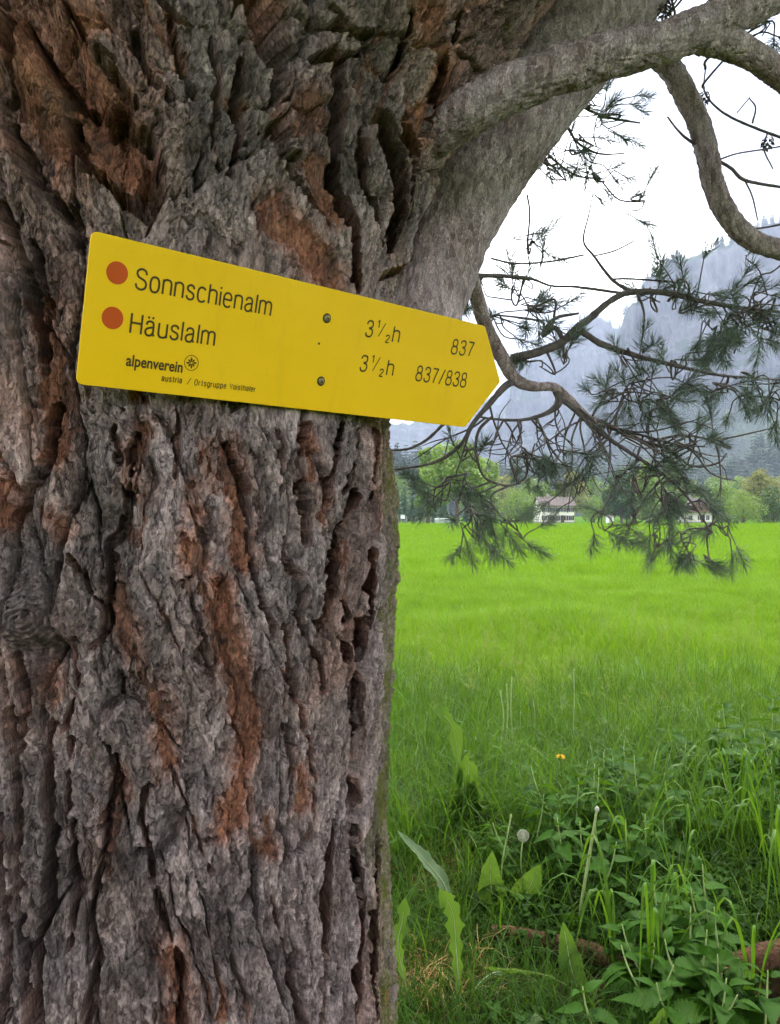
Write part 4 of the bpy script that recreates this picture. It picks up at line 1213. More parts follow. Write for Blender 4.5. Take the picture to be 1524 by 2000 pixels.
def rock_material():
    m, ns, ls, bs = mat('limestone_cliff')
    g = nd(ns, 'ShaderNodeNewGeometry')
    mp = nd(ns, 'ShaderNodeMapping'); mp.inputs['Scale'].default_value = (1, 1, .35); ls.new(g.outputs['Position'], mp.inputs['Vector'])
    n = nd(ns, 'ShaderNodeTexNoise', Scale=.020, Detail=9.0, Roughness=.66); ls.new(mp.outputs[0], n.inputs['Vector'])
    n2 = nd(ns, 'ShaderNodeTexNoise', Scale=.0075, Detail=7.0, Roughness=.62); ls.new(g.outputs['Position'], n2.inputs['Vector'])
    r = ramp(ns, [(.32, (.035, .036, .042)), (.48, (.095, .092, .102)), (.68, (.215, .200, .210))]); ls.new(n.outputs['Fac'], r.inputs['Fac'])
    n3 = nd(ns, 'ShaderNodeTexNoise', Scale=.09, Detail=5.0, Roughness=.7); ls.new(g.outputs['Position'], n3.inputs['Vector'])
    rw = ramp(ns, [(.3, (.020, .038, .018)), (.7, (.050, .080, .030))]); ls.new(n3.outputs['Fac'], rw.inputs['Fac'])
    sx = nd(ns, 'ShaderNodeSeparateXYZ'); ls.new(g.outputs['Normal'], sx.inputs[0])
    ad = nd(ns, 'ShaderNodeMath', operation='MULTIPLY_ADD'); ls.new(n2.outputs['Fac'], ad.inputs[0]); ad.inputs[1].default_value = 1.1; ls.new(sx.outputs['Z'], ad.inputs[2])
    rf = ramp(ns, [(.98 / 2, 0.0), (1.16 / 2, 1.0)])
    hf = nd(ns, 'ShaderNodeMath', operation='MULTIPLY'); ls.new(ad.outputs[0], hf.inputs[0]); hf.inputs[1].default_value = .5
    ls.new(hf.outputs[0], rf.inputs['Fac'])
    # pale gullies of scree run down through the wood
    wv = nd(ns, 'ShaderNodeTexNoise', Scale=.011, Detail=4.0, Roughness=.5); mg = nd(ns, 'ShaderNodeMapping'); mg.inputs['Scale'].default_value = (1, .18, .18); mg.inputs['Rotation'].default_value = (0, .5, .5)
    ls.new(g.outputs['Position'], mg.inputs['Vector']); ls.new(mg.outputs[0], wv.inputs['Vector'])
    rg = ramp(ns, [(.60, 0.0), (.66, 1.0)]); ls.new(wv.outputs['Fac'], rg.inputs['Fac'])
    c = mixc(ns, ls, rf.outputs['Color'], r.outputs['Color'], mixc(ns, ls, rg.outputs['Color'], rw.outputs['Color'], (.36, .33, .31)))
    ls.new(c, bs.inputs['Base Color'])
    bs.inputs['Roughness'].default_value = .95; bs.inputs['Specular IOR Level'].default_value = .1
    b = nd(ns, 'ShaderNodeBump', Strength=.9, Distance=14.0); ls.new(n.outputs['Fac'], b.inputs['Height']); ls.new(b.outputs[0], bs.inputs['Normal'])
    return m


M_ROCK = rock_material()
WOOD_P = []


def massif(name, ridge, cliff=.55, run=1.35, amp=1.0, seed=0, na=260, nt=90, wood=(.0, .45, 900), top_trees=True):
    P = catmull(np.array([at(*r) for r in ridge]), na)
    along = np.concatenate([[0], np.cumsum(np.linalg.norm(np.diff(P, axis=0), axis=1))])
    top = P[:, 2] + amp * (10 * fbm(along / 45, along * 0, seed, 4) + 5 * np.abs(noise(along / 11, along * 0 + 3, seed + 1)))
    base = -6.0
    Hh = np.maximum(top - base, 12)
    out = -P[:, :2] / np.linalg.norm(P[:, :2], axis=1)[:, None]
    t = np.linspace(-.12, 1, nt)
    T, AL = np.meshgrid(t, along, indexing='xy')
    Hc = np.repeat(Hh[:, None], nt, 1)
    fz = np.interp(T, [-.12, 0, .05, .30, .55, .75, 1], [.82, 1, .975, 1 - cliff * .62, 1 - cliff, (1 - cliff) * .5, 0])
    off = np.interp(T, [-.12, 0, .05, .30, .55, .75, 1], [-.5, 0, .03, .085, .20, .2 + (run - .2) * .42, run]) * Hc
    zz = base + fz * Hc
    ck = sstep(.0, .12, T) * sstep(.72, .5, T)
    flute = 34 * fbm(AL / 90, zz / 420, seed + 5, 5, .55) + 20 * np.abs(noise(AL / 38, zz / 260, seed + 9))
    ledge = 16 * fbm(AL / 160, zz / 42, seed + 7, 4)
    off = off + amp * ck * (flute + ledge) + amp * sstep(.5, .8, T) * 30 * fbm(AL / 120, T * 6, seed + 11, 4) * sstep(1, .85, T)
    X = P[:, 0:1] + out[:, 0:1] * off; Y = P[:, 1:2] + out[:, 1:2] * off
    zz = zz + amp * sstep(.5, .7, T) * sstep(1, .8, T) * 14 * fbm(AL / 70, T * 14, seed + 13, 4)
    V = np.stack([X, Y, zz], -1)
    i = np.arange(na - 1)[:, None]; j = np.arange(nt - 1)[None, :]
    Q = np.stack([i * nt + j, (i + 1) * nt + j, (i + 1) * nt + j + 1, i * nt + j + 1], -1).reshape(-1, 4)
    me = mesh_np(name, V.reshape(-1, 3), Q, M_ROCK)
    tag(obj(name, me), kind='structure')
    r = np.random.default_rng(seed + 50)
    lo, hi, n = wood
    if n:
        ia = r.integers(0, na, n); tt = r.uniform(.52, .97, n); it = np.clip(((tt + .12) / 1.12 * (nt - 1)).astype(int), 0, nt - 1)
        p = V[ia, it] + np.column_stack([r.normal(0, 6, n), r.normal(0, 6, n), np.zeros(n)])
        k = fbm(p[:, 0] / 130, p[:, 1] / 130, seed + 20, 3) > -.28
        WOOD_P.append(p[k] - [0, 0, 2.5])
    if top_trees:
        m = int(na * 1.3); ia = r.integers(0, na, m); it = r.integers(9, 14, m)
        p = V[ia, it]; k = noise(along[ia] / 90, along[ia] * 0, seed + 22) > -.12
        WOOD_P.append(p[k] - [0, 0, 3.0])
        m = 260; ia = r.integers(0, na, m); it = r.integers(14, 52, m); p = V[ia, it]
        k = fbm(p[:, 0] / 90, p[:, 2] / 60, seed + 25, 3) > .12
        WOOD_P.append(p[k] - [0, 0, 3.0])


massif('mountain_cliff', [(1010, 985, 1480), (1090, 930, 1490), (1150, 850, 1500), (1192, 760, 1500), (1207, 672, 1500), (1222, 610, 1510), (1248, 590, 1520), (1262, 548, 1520), (1290, 530, 1530), (1330, 503, 1540), (1390, 490, 1560), (1440, 464, 1580), (1490, 446, 1590), (1524, 432, 1600), (1640, 400, 1600), (1800, 390, 1600), (2000, 430, 1600), (2300, 560, 1600)],
       .56, 1.25, 1.0, 501, 420, 110, (0, 0, 2600))
massif('mountain_ridge', [(860, 960, 2300), (920, 880, 2300), (985, 800, 2300), (1010, 728, 2320), (1040, 702, 2340), (1066, 684, 2350), (1110, 660, 2380), (1150, 618, 2400), (1166, 614, 2400), (1190, 630, 2400), (1215, 640, 2400), (1300, 560, 2500), (1500, 500, 2500), (1800, 520, 2500)],
       .60, 1.2, 1.2, 601, 300, 90, (0, 0, 1500))
massif('mountain_far', [(150, 800, 3000), (420, 760, 3000), (600, 800, 3000), (760, 826, 3000), (850, 815, 3000), (920, 798, 3000), (985, 760, 3000), (1100, 720, 3000), (1300, 700, 3000)], .45, 1.4, 1.2, 701, 200, 60, (0, 0, 700))
massif('wooded_hill', [(150, 860, 760), (420, 850, 740), (640, 872, 720), (780, 905, 700), (900, 925, 690), (1020, 935, 690), (1150, 930, 690), (1300, 915, 690), (1400, 905, 700), (1524, 880, 720), (1700, 850, 740), (2000, 830, 760)], .30, 1.6, .35, 801, 240, 60, (0, 0, 2400))

M_CONIF = leafmat('conifer_green', (.014, .032, .018), (.042, .075, .032), .1, .6, .02)
M_TRUNK = plain('far_trunk', (.11, .085, .065), .9, .3, 3)


def conifer_geo(seed, hgt_, rad_, tiers, nb):
    """a spruce made of drooping boughs round a mast: (foliage), (mast)"""
    r = np.random.default_rng(seed); parts = []
    for k in range(tiers):
        f = k / (tiers - 1)
        z = hgt_ * (.10 + .88 * f); R = rad_ * (1 - f) ** .85 + .12
        a0 = r.uniform(0, 6.28)
        for b in range(nb):
            a = a0 + 2 * np.pi * b / nb + r.normal(0, .15); L = R * r.uniform(.72, 1.12); w = L * .42
            d = np.array([math.cos(a), math.sin(a), 0]); s = np.array([-d[1], d[0], 0])
            dr = -L * r.uniform(.18, .42)
            p0 = np.array([0, 0, z + L * .18]); m_ = d * L * .6 + [0, 0, z + dr * .35]; tip = d * L + [0, 0, z + dr]
            parts.append((np.array([p0, m_ + s * w * .6 + [0, 0, dr * .35], tip, m_ - s * w * .6 + [0, 0, dr * .35], m_ + [0, 0, .12 * L]]), np.zeros((0, 4), int), np.array([[0, 1, 4], [1, 2, 4], [2, 3, 4], [3, 0, 4]])))
    return join(parts)


far_con = []
for s in range(3):
    V, Fc = conifer_geo(900 + s, 1.0, .17, 8, 6)
    far_con.append(mesh_np('conifer', V, Fc, M_CONIF, False))
WP = np.vstack(WOOD_P)
rw_ = np.random.default_rng(12)
n = len(WP)
woods = scatter('mountain_woods', WP, np.column_stack([rw_.normal(0, .03, n), rw_.normal(0, .03, n), rw_.uniform(0, 6.28, n)]), rw_.uniform(13, 25, n), rw_.integers(0, 3, n), far_con)
tag(woods, 'dark conifer woods covering the mountain slopes behind the meadow', 'woods', kind='stuff')


# --- single trees beyond the meadow
def leafy_geo(seed, lobes, nleaf, size, squash=1.0):
    r = np.random.default_rng(seed); parts = []
    C = np.array([l[:3] for l in lobes]); R = np.array([l[3] for l in lobes])
    w = R ** 2 / (R ** 2).sum()
    k = r.choice(len(lobes), nleaf, p=w)
    d = r.normal(size=(nleaf, 3)); d /= np.linalg.norm(d, axis=1)[:, None]
    rad = R[k] * r.uniform(.35, 1.0, nleaf) ** .45
    # twig clumps: push the leaves together in bunches
    bun = np.round(d * 3.1 + r.normal(0, .12, d.shape)) / 3.1
    d = d * .55 + bun * .45
    p = C[k] + d * rad[:, None] * np.array([1, 1, squash])
    nrm = d * .5 + r.normal(0, .6, (nleaf, 3)) + [0, 0, .3]; nrm /= np.linalg.norm(nrm, axis=1)[:, None]
    t = np.cross(nrm, r.normal(size=(nleaf, 3))); t /= np.linalg.norm(t, axis=1)[:, None]
    b = np.cross(nrm, t)
    s = size * r.uniform(.6, 1.3, nleaf)[:, None]
    V = np.stack([p - t * s, p + b * s * .55, p + t * s, p - b * s * .55], 1).reshape(-1, 3)
    return V, np.arange(nleaf * 4).reshape(-1, 4)


def lobes_for(seed, H, Wd, trunk_h, n=22):
    r = np.random.default_rng(seed); out = []
    for k in range(n):
        f = (k + r.random()) / n
        z = trunk_h + (H - trunk_h) * (.06 + .88 * f)
        prof = math.sin(math.pi * min(.97, .16 + f * .82)) ** .7
        a = k * 2.4 + r.normal(0, .3); q = Wd * .5 * prof * r.uniform(.25, .78)
        out.append((math.cos(a) * q, math.sin(a) * q, z, Wd * .5 * r.uniform(.26, .46) * (.5 + .5 * prof)))
    return out


def leafy_tree(name, px, Y, H, Wd, trunk_h, m, label, seed, nleaf=2600, lean=0.0, group='trees beyond the meadow'):
    x = (px - 762) / F * Y
    root = empty(name, (x, Y, float(zg(x, Y)) - .05), random.uniform(0, 6.28))
    tag(root, label, 'tree', group)
    lo = lobes_for(seed, H, Wd, trunk_h)
    V, Q = leafy_geo(seed, lo, nleaf, max(.16, H * .028), .9)
    obj('crown', mesh_np('crown', V, Q, m, False), root)
    tr = [tube([(0, 0, -.2), (.02 * H * lean, 0, trunk_h * .6), (.03 * H * lean, .1, trunk_h + (H - trunk_h) * .4), (.03 * H * lean, 0, H * .82)], [H * .030 + .05, H * .024 + .03, H * .014, .03], 9, 14)]
    for l in lo[::3]:
        tr.append(tube([(0, 0, trunk_h * .85), (l[0] * .4, l[1] * .4, (trunk_h * .85 + l[2]) * .5), (l[0], l[1], l[2])], [H * .012, H * .008, .02], 6, 8))
    V, Fc = join(tr)
    obj('trunk', mesh_np('trunk', V, Fc, M_TRUNK), root)
    return root


def spruce_tree(px, Y, H, label, seed, m=None):
    x = (px - 762) / F * Y
    root = empty('spruce_tree', (x, Y, float(zg(x, Y)) - .05), random.uniform(0, 6.28))
    tag(root, label, 'tree', 'dark spruces beyond the meadow')
    V, Fc = conifer_geo(seed, H, H * .17, 20, 11)
    obj('crown', mesh_np('crown', V, Fc, m or M_CONIF2, False), root)
    V, Q, T = tube([(0, 0, -.2), (0, 0, H * .5), (0, 0, H * .96)], [H * .018, H * .01, .02], 8, 8)
    obj('trunk', mesh_np('trunk', V, [Q, T], M_TRUNK), root)


M_CONIF2 = leafmat('spruce_green', (.030, .070, .040), (.085, .150, .075), .3, .6, .3)
M_LG = leafmat('fresh_leaf_green', (.105, .185, .036), (.215, .325, .070), .45, .55, .35)
M_MG = leafmat('mid_leaf_green', (.080, .155, .030), (.175, .275, .055), .45, .55, .35)
M_DG = leafmat('dark_leaf_green', (.024, .062, .022), (.065, .120, .038), .3, .55, .35)
M_OL = leafmat('olive_leaf_green', (.135, .160, .050), (.25, .27, .09), .45, .6, .35)

leafy_tree('maple_tree', 893, 120, 12.4, 10.5, 4.0, M_LG, 'tall pale green tree with a bare trunk behind the rounded tank', 1101, 5200)
leafy_tree('birch_tree', 836, 150, 15.0, 7.0, 2.2, M_LG, 'slim pale green tree at the trunk of the pine, before spruces', 1102, 3200)
leafy_tree('ash_tree', 948, 160, 13.6, 8.0, 2.4, M_LG, 'pale green tree just right of the tall bare-trunked tree', 1103, 3200)
leafy_tree('round_bush', 1010, 190, 8.6, 11.5, .5, M_MG, 'broad mid green bush left of the white farmhouse', 1104, 3200)
leafy_tree('lime_tree', 1118, 240, 15.5, 12.0, 3.0, M_OL, 'olive brown tree crown rising behind the white farmhouse', 1105, 3200)
leafy_tree('walnut_tree', 1062, 236, 13.0, 10.0, 2.2, M_MG, 'mid green tree behind the left end of the farmhouse', 1106, 2600)
leafy_tree('chestnut_tree', 1214, 190, 13.6, 9.0, 1.2, M_DG, 'dark green dense tree between farmhouse and chalet', 1107, 4600)
leafy_tree('poplar_tree', 1264, 185, 15.4, 6.0, 1.0, M_LG, 'bright green narrow tree beside the dark dense one', 1108, 3200)
leafy_tree('cherry_tree', 1312, 195, 16.2, 8.0, 1.2, M_MG, 'green tree left of the chalet gable', 1109, 3200)
leafy_tree('hazel_tree', 1412, 150, 7.6, 6.0, .4, M_MG, 'rounded green tree right of the chalet', 1110, 2600)
leafy_tree('willow_tree', 1482, 165, 11.2, 10.5, .8, M_OL, 'large dome-shaped olive tree at the right edge of the meadow', 1111, 4600)
leafy_tree('dark_bush', 1512, 135, 6.4, 8.0, .3, M_DG, 'low dark bush in front of the dome-shaped tree', 1112, 2600)
leafy_tree('hedge_bush', 1452, 132, 5.6, 8.0, .3, M_MG, 'low green bush between chalet and dark bush', 1113, 2600)
leafy_tree('elder_bush', 1600, 140, 9.0, 10.0, .4, M_MG, 'green bush past the right edge of the picture', 1114, 2200)
leafy_tree('orchard_tree', 1160, 215, 7.2, 8.0, .5, M_MG, 'low green tree between farmhouse and dark dense tree', 1115, 2200)
leafy_tree('thicket', 955, 205, 5.2, 12.0, .3, M_DG, 'low dark thicket along the meadow edge behind the tank', 1116, 2200)
for i, (px, Y, H) in enumerate(((776, 175, 10.2), (790, 185, 11.6), (806, 178, 9.6), (820, 190, 11.2), (846, 184, 9.6), (866, 188, 10.4), (912, 190, 9.0), (760, 180, 11), (742, 176, 10), (1380, 260, 15.0), (1356, 270, 17.0), (1536, 230, 17.0))):
    lab = {9: 'dark spruce behind the right side of the chalet roof', 10: 'tall dark spruce behind the left side of the chalet roof', 11: 'dark spruce behind the dome-shaped tree at the edge'}.get(i)
    if lab is None:
        rank = ['first', 'second', 'third', 'fourth', 'fifth', 'sixth', 'seventh', 'eighth', 'ninth'][sorted((742, 760, 776, 790, 806, 820, 846, 866, 912)).index(px)]
        lab = 'dark blue-green spruce, %s from the left in the row beside the pine trunk' % rank
    spruce_tree(px, Y, H, lab, 1200 + i)

BACK = [(775, 13.0, 'M_MG'), (930, 12.5, 'M_MG'), (985, 13.5, 'M_OL'), (1035, 12.0, 'M_LG'), (1160, 13.0, 'M_MG'), (1240, 14.5, 'M_OL'), (1290, 13.0, 'M_LG'), (1345, 12.5, 'M_MG'), (1400, 13.5, 'M_MG'), (1440, 12.5, 'M_LG'), (1540, 14.0, 'M_OL'), (1590, 13.0, 'M_MG')]
for i, (px, H_, mm) in enumerate(BACK):
    hue = {'M_MG': 'mid green', 'M_OL': 'olive', 'M_LG': 'pale green'}[mm]
    leafy_tree('broadleaf_tree', px, 255 + 6 * (i % 3), H_ * 1.2, H_ * 1.05, 1.0, globals()[mm], '%s tree, %s from the left in the back row of the wood edge' % (hue, ('first', 'second', 'third', 'fourth', 'fifth', 'sixth', 'seventh', 'eighth', 'ninth', 'tenth', 'eleventh', 'twelfth')[i]), 1300 + i, 2200, 0.0, 'back row of the wood edge')

# --- buildings
M_WALLW = plain('white_render', (.78, .74, .62), .85, .06, 2)
M_WIN = plain('window_glass_dark', (.035, .035, .04), .15, .2, 3, spec=.5)
M_SHUT = plain('brown_shutter', (.06, .045, .03), .7, .2, 4)
M_ROOF = plain('brown_shingle', (.085, .065, .055), .85, .25, 2, bump=.4)
M_WOOD = plain('weathered_boards', (.16, .10, .065), .8, .25, 3, bump=.3)
M_STONE = plain('plinth_stone', (.30, .28, .25), .9, .2, 2)
M_TANK = plain('pale_green_sheet', (.32, .42, .34), .45, .1, 1.5)
M_TANKD = plain('dark_end', (.03, .035, .03), .7, .2, 2)
M_POST = plain('grey_post', (.30, .27, .23), .85, .2, 4)
M_WHITE = plain('white_paint', (.75, .76, .74), .5, .06, 3)


def gable_house(name, px, Y, Wd, D, wall_h, roof_h, label, rz=0.0, gable_front=False, rows=(), upper=None, wallm=None):
    x = (px - 762) / F * Y
    root = empty(name, (x, Y, float(zg(x, Y)) - .1), rz)
    tag(root, label, 'house')
    w = Wd / 2
    b = MB(); b.box(-w, w, 0, D, 0, wall_h)
    if gable_front:
        b.add([(-w, .002, wall_h), (w, .002, wall_h), (0, .002, wall_h + roof_h - .15), (-w, D, wall_h), (w, D, wall_h), (0, D, wall_h + roof_h - .15)], [(0, 1, 2), (5, 4, 3)])
    else:
        b.add([(-w, 0, wall_h), (-w, D, wall_h), (-w, D / 2, wall_h + roof_h - .15), (w, 0, wall_h), (w, D, wall_h), (w, D / 2, wall_h + roof_h - .15)], [(2, 1, 0), (3, 4, 5)])
    b.build('wall', wallm or M_WALLW, root)
    p = MB(); p.box(-w - .06, w + .06, -.06, D + .06, 0, .55); p.build('plinth', M_STONE, root)
    r = MB(); e, th = .8, .22
    if gable_front:
        for s in (-1, 1):
            a, z0, zt = s * (w + e), wall_h - e * roof_h / w, wall_h + roof_h
            r.add([(a, -1.0, z0), (0, -1.0, zt), (0, D + .6, zt), (a, D + .6, z0), (a, -1.0, z0 + th), (0, -1.0, zt + th), (0, D + .6, zt + th), (a, D + .6, z0 + th)],
                  [(0, 1, 2, 3), (7, 6, 5, 4), (0, 4, 5, 1), (3, 2, 6, 7), (0, 3, 7, 4)])
    else:
        for s in (-1, 1):
            a, z0, zt = D / 2 + s * (D / 2 + e), wall_h - e * roof_h / (D / 2), wall_h + roof_h
            r.add([(-w - .6, a, z0), (w + .6, a, z0), (w + .6, D / 2, zt), (-w - .6, D / 2, zt), (-w - .6, a, z0 + th), (w + .6, a, z0 + th), (w + .6, D / 2, zt + th), (-w - .6, D / 2, zt + th)],
                  [(0, 1, 2, 3), (7, 6, 5, 4), (0, 4, 5, 1), (1, 5, 6, 2), (3, 7, 4, 0)])
    ro = r.build('roof', M_ROOF, root)
    c = MB(); c.box(-w * .35 - .4, -w * .35 + .4, D * .5 - .4, D * .5 + .4, wall_h + roof_h * .55, wall_h + roof_h + 1.0); c.build('chimney', M_STONE, ro)
    for (z0, z1, n, ww, shut) in rows:
        for k in range(n):
            cx = -w + Wd * (k + .5) / n
            f = MB(); f.box(cx - ww / 2 - .09, cx + ww / 2 + .09, -.07, .03, z0 - .09, z1 + .09); fo = f.build('window', M_WHITE, root)
            g = MB(); g.box(cx - ww / 2, cx - .04, -.085, .0, z0, z1); g.build('pane', M_WIN, fo)
            g = MB(); g.box(cx + .04, cx + ww / 2, -.085, .0, z0, z1); g.build('pane', M_WIN, fo)
            if shut:
                for s in (-1, 1):
                    h = MB(); a = cx + s * (ww / 2 + .09 + .28); h.box(a - .26, a + .26, -.10, .02, z0 - .05, z1 + .05); h.build('shutter', M_SHUT, fo)
    if upper:
        z0, z1 = upper
        u = MB(); n = 14
        for k in range(n):
            xa, xb = -w + Wd * k / n + .02, -w + Wd * (k + 1) / n - .02
            za = min(z1, wall_h + (roof_h - .15) * (1 - abs((xa + xb) / 2) / w) - .1)
            if za > z0: u.box(xa, xb, -.06 - .02 * (k % 2), .01, z0, za)
        u.build('gable_boards', M_WOOD, root)
        bal = MB(); bal.box(-w * .9, w * .9, -1.1, 0.02, z0 - .18, z0); bal.box(-w * .9, w * .9, -1.1, -1.04, z0 + .05, z0 + .85); bal.build('balcony', M_WOOD, root)
    d = MB(); d.box(w * .28 - .5, w * .28 + .5, -.09, .02, .3, 2.4); do = d.build('door', M_SHUT, root)
    h = MB(); h.box(w * .28 + .3, w * .28 + .38, -.15, -.08, 1.3, 1.4); h.build('handle', M_STONE, do)
    return root


gable_house('farmhouse', 1090, 225, 9.4, 10, 5.3, 2.3, 'white two-storey farmhouse with dark windows seen through the pine needles', .05, False, ((1.0, 2.3, 4, .95, True), (3.4, 4.6, 4, .95, True)))
gable_house('chalet', 1366, 205, 6.4, 9, 3.6, 3.0, 'chalet with brown boarded gable over pale walls at the meadow edge', -.12, True, ((1.0, 2.2, 3, .8, False),), (3.1, 9.0))


def tank():
    Y = 122; x0, x1 = (849 - 762) / F * Y, (893 - 762) / F * Y
    root = empty('rounded_tank', ((x0 + x1) / 2, Y, float(zg(x0, Y))))
    tag(root, 'long pale green half-round shelter lying on the meadow under the tall tree', 'shelter')
    L = (x1 - x0); n = 16; R = 1.05
    V, Fc = [], []
    a = np.linspace(-.15, math.pi + .15, n)
    for s in (-1, 1):
        for t in a: V.append((s * L / 2, -R * .9 * math.cos(t), max(0, R * math.sin(t) * .98)))
    Fc = [(k, k + 1, n + k + 1, n + k) for k in range(n - 1)]
    obj('shell', mesh_py('shell', V, Fc, M_TANK, True), root)
    for s in (-1, 1):
        e = [(s * (L / 2 - .06), -R * .88 * math.cos(t), max(0, R * math.sin(t) * .95)) for t in a]
        obj('end_wall', mesh_py('end_wall', e, [tuple(range(n))], M_TANKD), root)
    for k in range(5):
        xx = -L / 2 + L * k / 4
        P = [(xx, -R * .92 * math.cos(t), max(0.02, R * math.sin(t))) for t in a]
        V2, Q2, T2 = tube(P, [.035] * n, 5, n)
        obj('rib', mesh_np('rib', V2, [Q2, T2], M_POST), root)


tank()
fy = 112
for i, px in enumerate((778, 794, 811, 826, 842, 858)):
    x = (px - 762) / F * fy
    z0 = float(zg(x, fy))
    f = empty('fence_post', (x, fy, z0)); tag(f, 'thin grey fence post, %s from the pine trunk towards the half-round shelter' % ('first', 'second', 'third', 'fourth', 'fifth', 'sixth')[i], 'fence post', 'posts of the wire fence')
    V, Q, T = tube([(0, 0, -.2), (0, 0, .6), (.01, 0, 1.15)], [.05, .05, .045], 7, 5); obj('post', mesh_np('post', V, [Q, T], M_POST), f)
    if i < 5:
        dx = (16 / F) * fy
        for h in (.45, .75, 1.05):
            V, Q, T = tube([(0, 0, h), (dx * .5, 0, h - .03), (dx, 0, h)], [.006] * 3, 4, 5); obj('wire', mesh_np('wire', V, [Q, T], M_POST), f)
x = (787 - 762) / F * 118
b = empty('white_box', (x, 118, float(zg(x, 118)))); tag(b, 'small white box on legs by the wire fence beside the pine trunk', 'box')
m_ = MB(); m_.box(-.32, .32, -.3, .3, .9, 1.45); m_.build('case', M_WHITE, b)
m_ = MB(); m_.box(-.38, .38, -.36, .36, 1.452, 1.52); m_.build('lid', M_TANK, b)
for s in (-1, 1):
    m_ = MB(); m_.box(s * .24 - .04, s * .24 + .04, -.04, .04, -.1, .9); m_.build('leg', M_POST, b)
x = (1193 - 762) / F * 180
b = empty('white_shed', (x, 180, float(zg(x, 180)) - .05)); tag(b, 'tiny white shed at the foot of the dark dense tree', 'shed')
m_ = MB(); m_.box(-.7, .7, 0, 1.6, 0, 1.7); m_.build('wall', M_WHITE, b)
m_ = MB(); m_.add([(-.85, -.2, 1.7), (.85, -.2, 1.7), (.85, 1.8, 2.0), (-.85, 1.8, 2.0), (-.85, -.2, 1.78), (.85, -.2, 1.78), (.85, 1.8, 2.08), (-.85, 1.8, 2.08)], [(0, 3, 2, 1), (4, 5, 6, 7), (0, 1, 5, 4), (1, 2, 6, 5), (2, 3, 7, 6), (3, 0, 4, 7)]); m_.build('roof', M_ROOF, b)
m_ = MB(); m_.box(-.3, .3, -.04, .02, .05, 1.5); m_.build('door', M_POST, b)

# --- haze
hm = bpy.data.materials.new('valley_haze'); hm.use_nodes = True
hn = hm.node_tree.nodes; hn.clear()
ho = hn.new('ShaderNodeOutputMaterial'); hv = hn.new('ShaderNodeVolumePrincipled')
hv.inputs['Color'].default_value = (.66, .78, 1.0, 1)
hv.inputs['Density'].default_value = .00020
hv.inputs['Anisotropy'].default_value = .25
hv.inputs['Density Attribute'].default_value = ''
hv.inputs['Color Attribute'].default_value = ''
hm.cycles.homogeneous_volume = True
hm.cycles.volume_sampling = 'DISTANCE'
hm.node_tree.links.new(hv.outputs[0], ho.inputs['Volume'])
m_ = MB(); m_.box(-2650, 2650, -380, 3450, -12, 900)
tag(m_.build('haze', hm), 'pale blue valley haze in front of the mountains', 'haze', kind='stuff')
# ------------------------------------------------------------------ meadow grass and the rough edge in front
M_GRASS = leafmat('meadow_grass', (.048, .130, .004), (.165, .290, .010), .45, .5, .8, .18, [.23, .41, .008])
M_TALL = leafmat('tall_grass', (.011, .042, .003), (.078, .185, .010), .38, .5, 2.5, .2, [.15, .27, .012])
M_SHADEGRASS = leafmat('shade_grass', (.008, .030, .003), (.046, .115, .008), .36, .55, 3.0, .15, [.10, .19, .010])  # darker copy of the grass green, foreground shade put into the colour
M_DRY = leafmat('dry_grass', (.20, .120, .042), (.44, .290, .11), .25, .7, 6.0, .2, [.40, .27, .10])
M_NETTLE = leafmat('nettle_leaf', (.011, .042, .004), (.036, .104, .006), .32, .62, 6.0, .10, [.11, .23, .008])
M_DAND = leafmat('dandelion_leaf', (.024, .076, .008), (.060, .135, .016), .36, .55, 8.0, .2, [.20, .33, .03])
M_GLAUC = leafmat('glaucous_leaf', (.085, .135, .065), (.145, .205, .105), .3, .5, 8.0, .3, [.2, .3, .1])
M_RIB = plain('leaf_midrib', (.36, .42, .22), .5, .1, 40)
M_STALK = plain('dandelion_stalk', (.30, .38, .13), .5, .2, 30)
M_PETAL = plain('dandelion_petal', (.80, .48, .01), .6, .12, 200)
M_SEED = plain('seed_white', (.46, .46, .36), .7, .1, 80)
M_DEADW = plain('rotten_branch', (.105, .050, .022), .9, .7, 90, bump=1.0)
M_SPLIT = plain('split_wood', (.46, .29, .15), .8, .3, 60)
M_HERB = leafmat('ground_herb', (.009, .032, .004), (.030, .080, .008), .3, .7, 5.0, .1, [.12, .24, .02])


def blades(n, rad, h0, h1, w, bend, seed, ns=4, droop=0.0):
    r = np.random.default_rng(seed)
    q = rad * np.sqrt(r.random(n)); a = r.uniform(0, 6.283, n)
    bx, by = q * np.cos(a), q * np.sin(a)
    az = r.uniform(0, 6.283, n); hh = r.uniform(h0, h1, n); bb = bend * r.uniform(.25, 1.25, n) * hh; ww = w * r.uniform(.6, 1.3, n)
    tw = az + np.pi / 2 + r.normal(0, .5, n)
    V = []
    for k in range(ns + 1):
        t = k / ns
        o = bb * t ** 1.9; z = hh * (t - .32 * (bb / hh) * t ** 3 - droop * t ** 4)
        wd = ww * (1 - t ** 2.2) * (.55 + .9 * t * (1 - t) + .2)
        if k == ns: wd = ww * .03
        cx, cy = bx + np.cos(az) * o, by + np.sin(az) * o
        sx, sy = np.cos(tw) * wd * .5, np.sin(tw) * wd * .5
        V.append(np.stack([np.stack([cx - sx, cy - sy, z], -1), np.stack([cx + sx, cy + sy, z], -1)], 1))
    V = np.stack(V, 1)                      # n, ns+1, 2, 3
    idx = np.arange(n)[:, None] * (2 * (ns + 1)) + 2 * np.arange(ns)[None, :]
    Q = np.stack([idx, idx + 1, idx + 3, idx + 2], -1).reshape(-1, 4)
    return V.reshape(-1, 3), Q


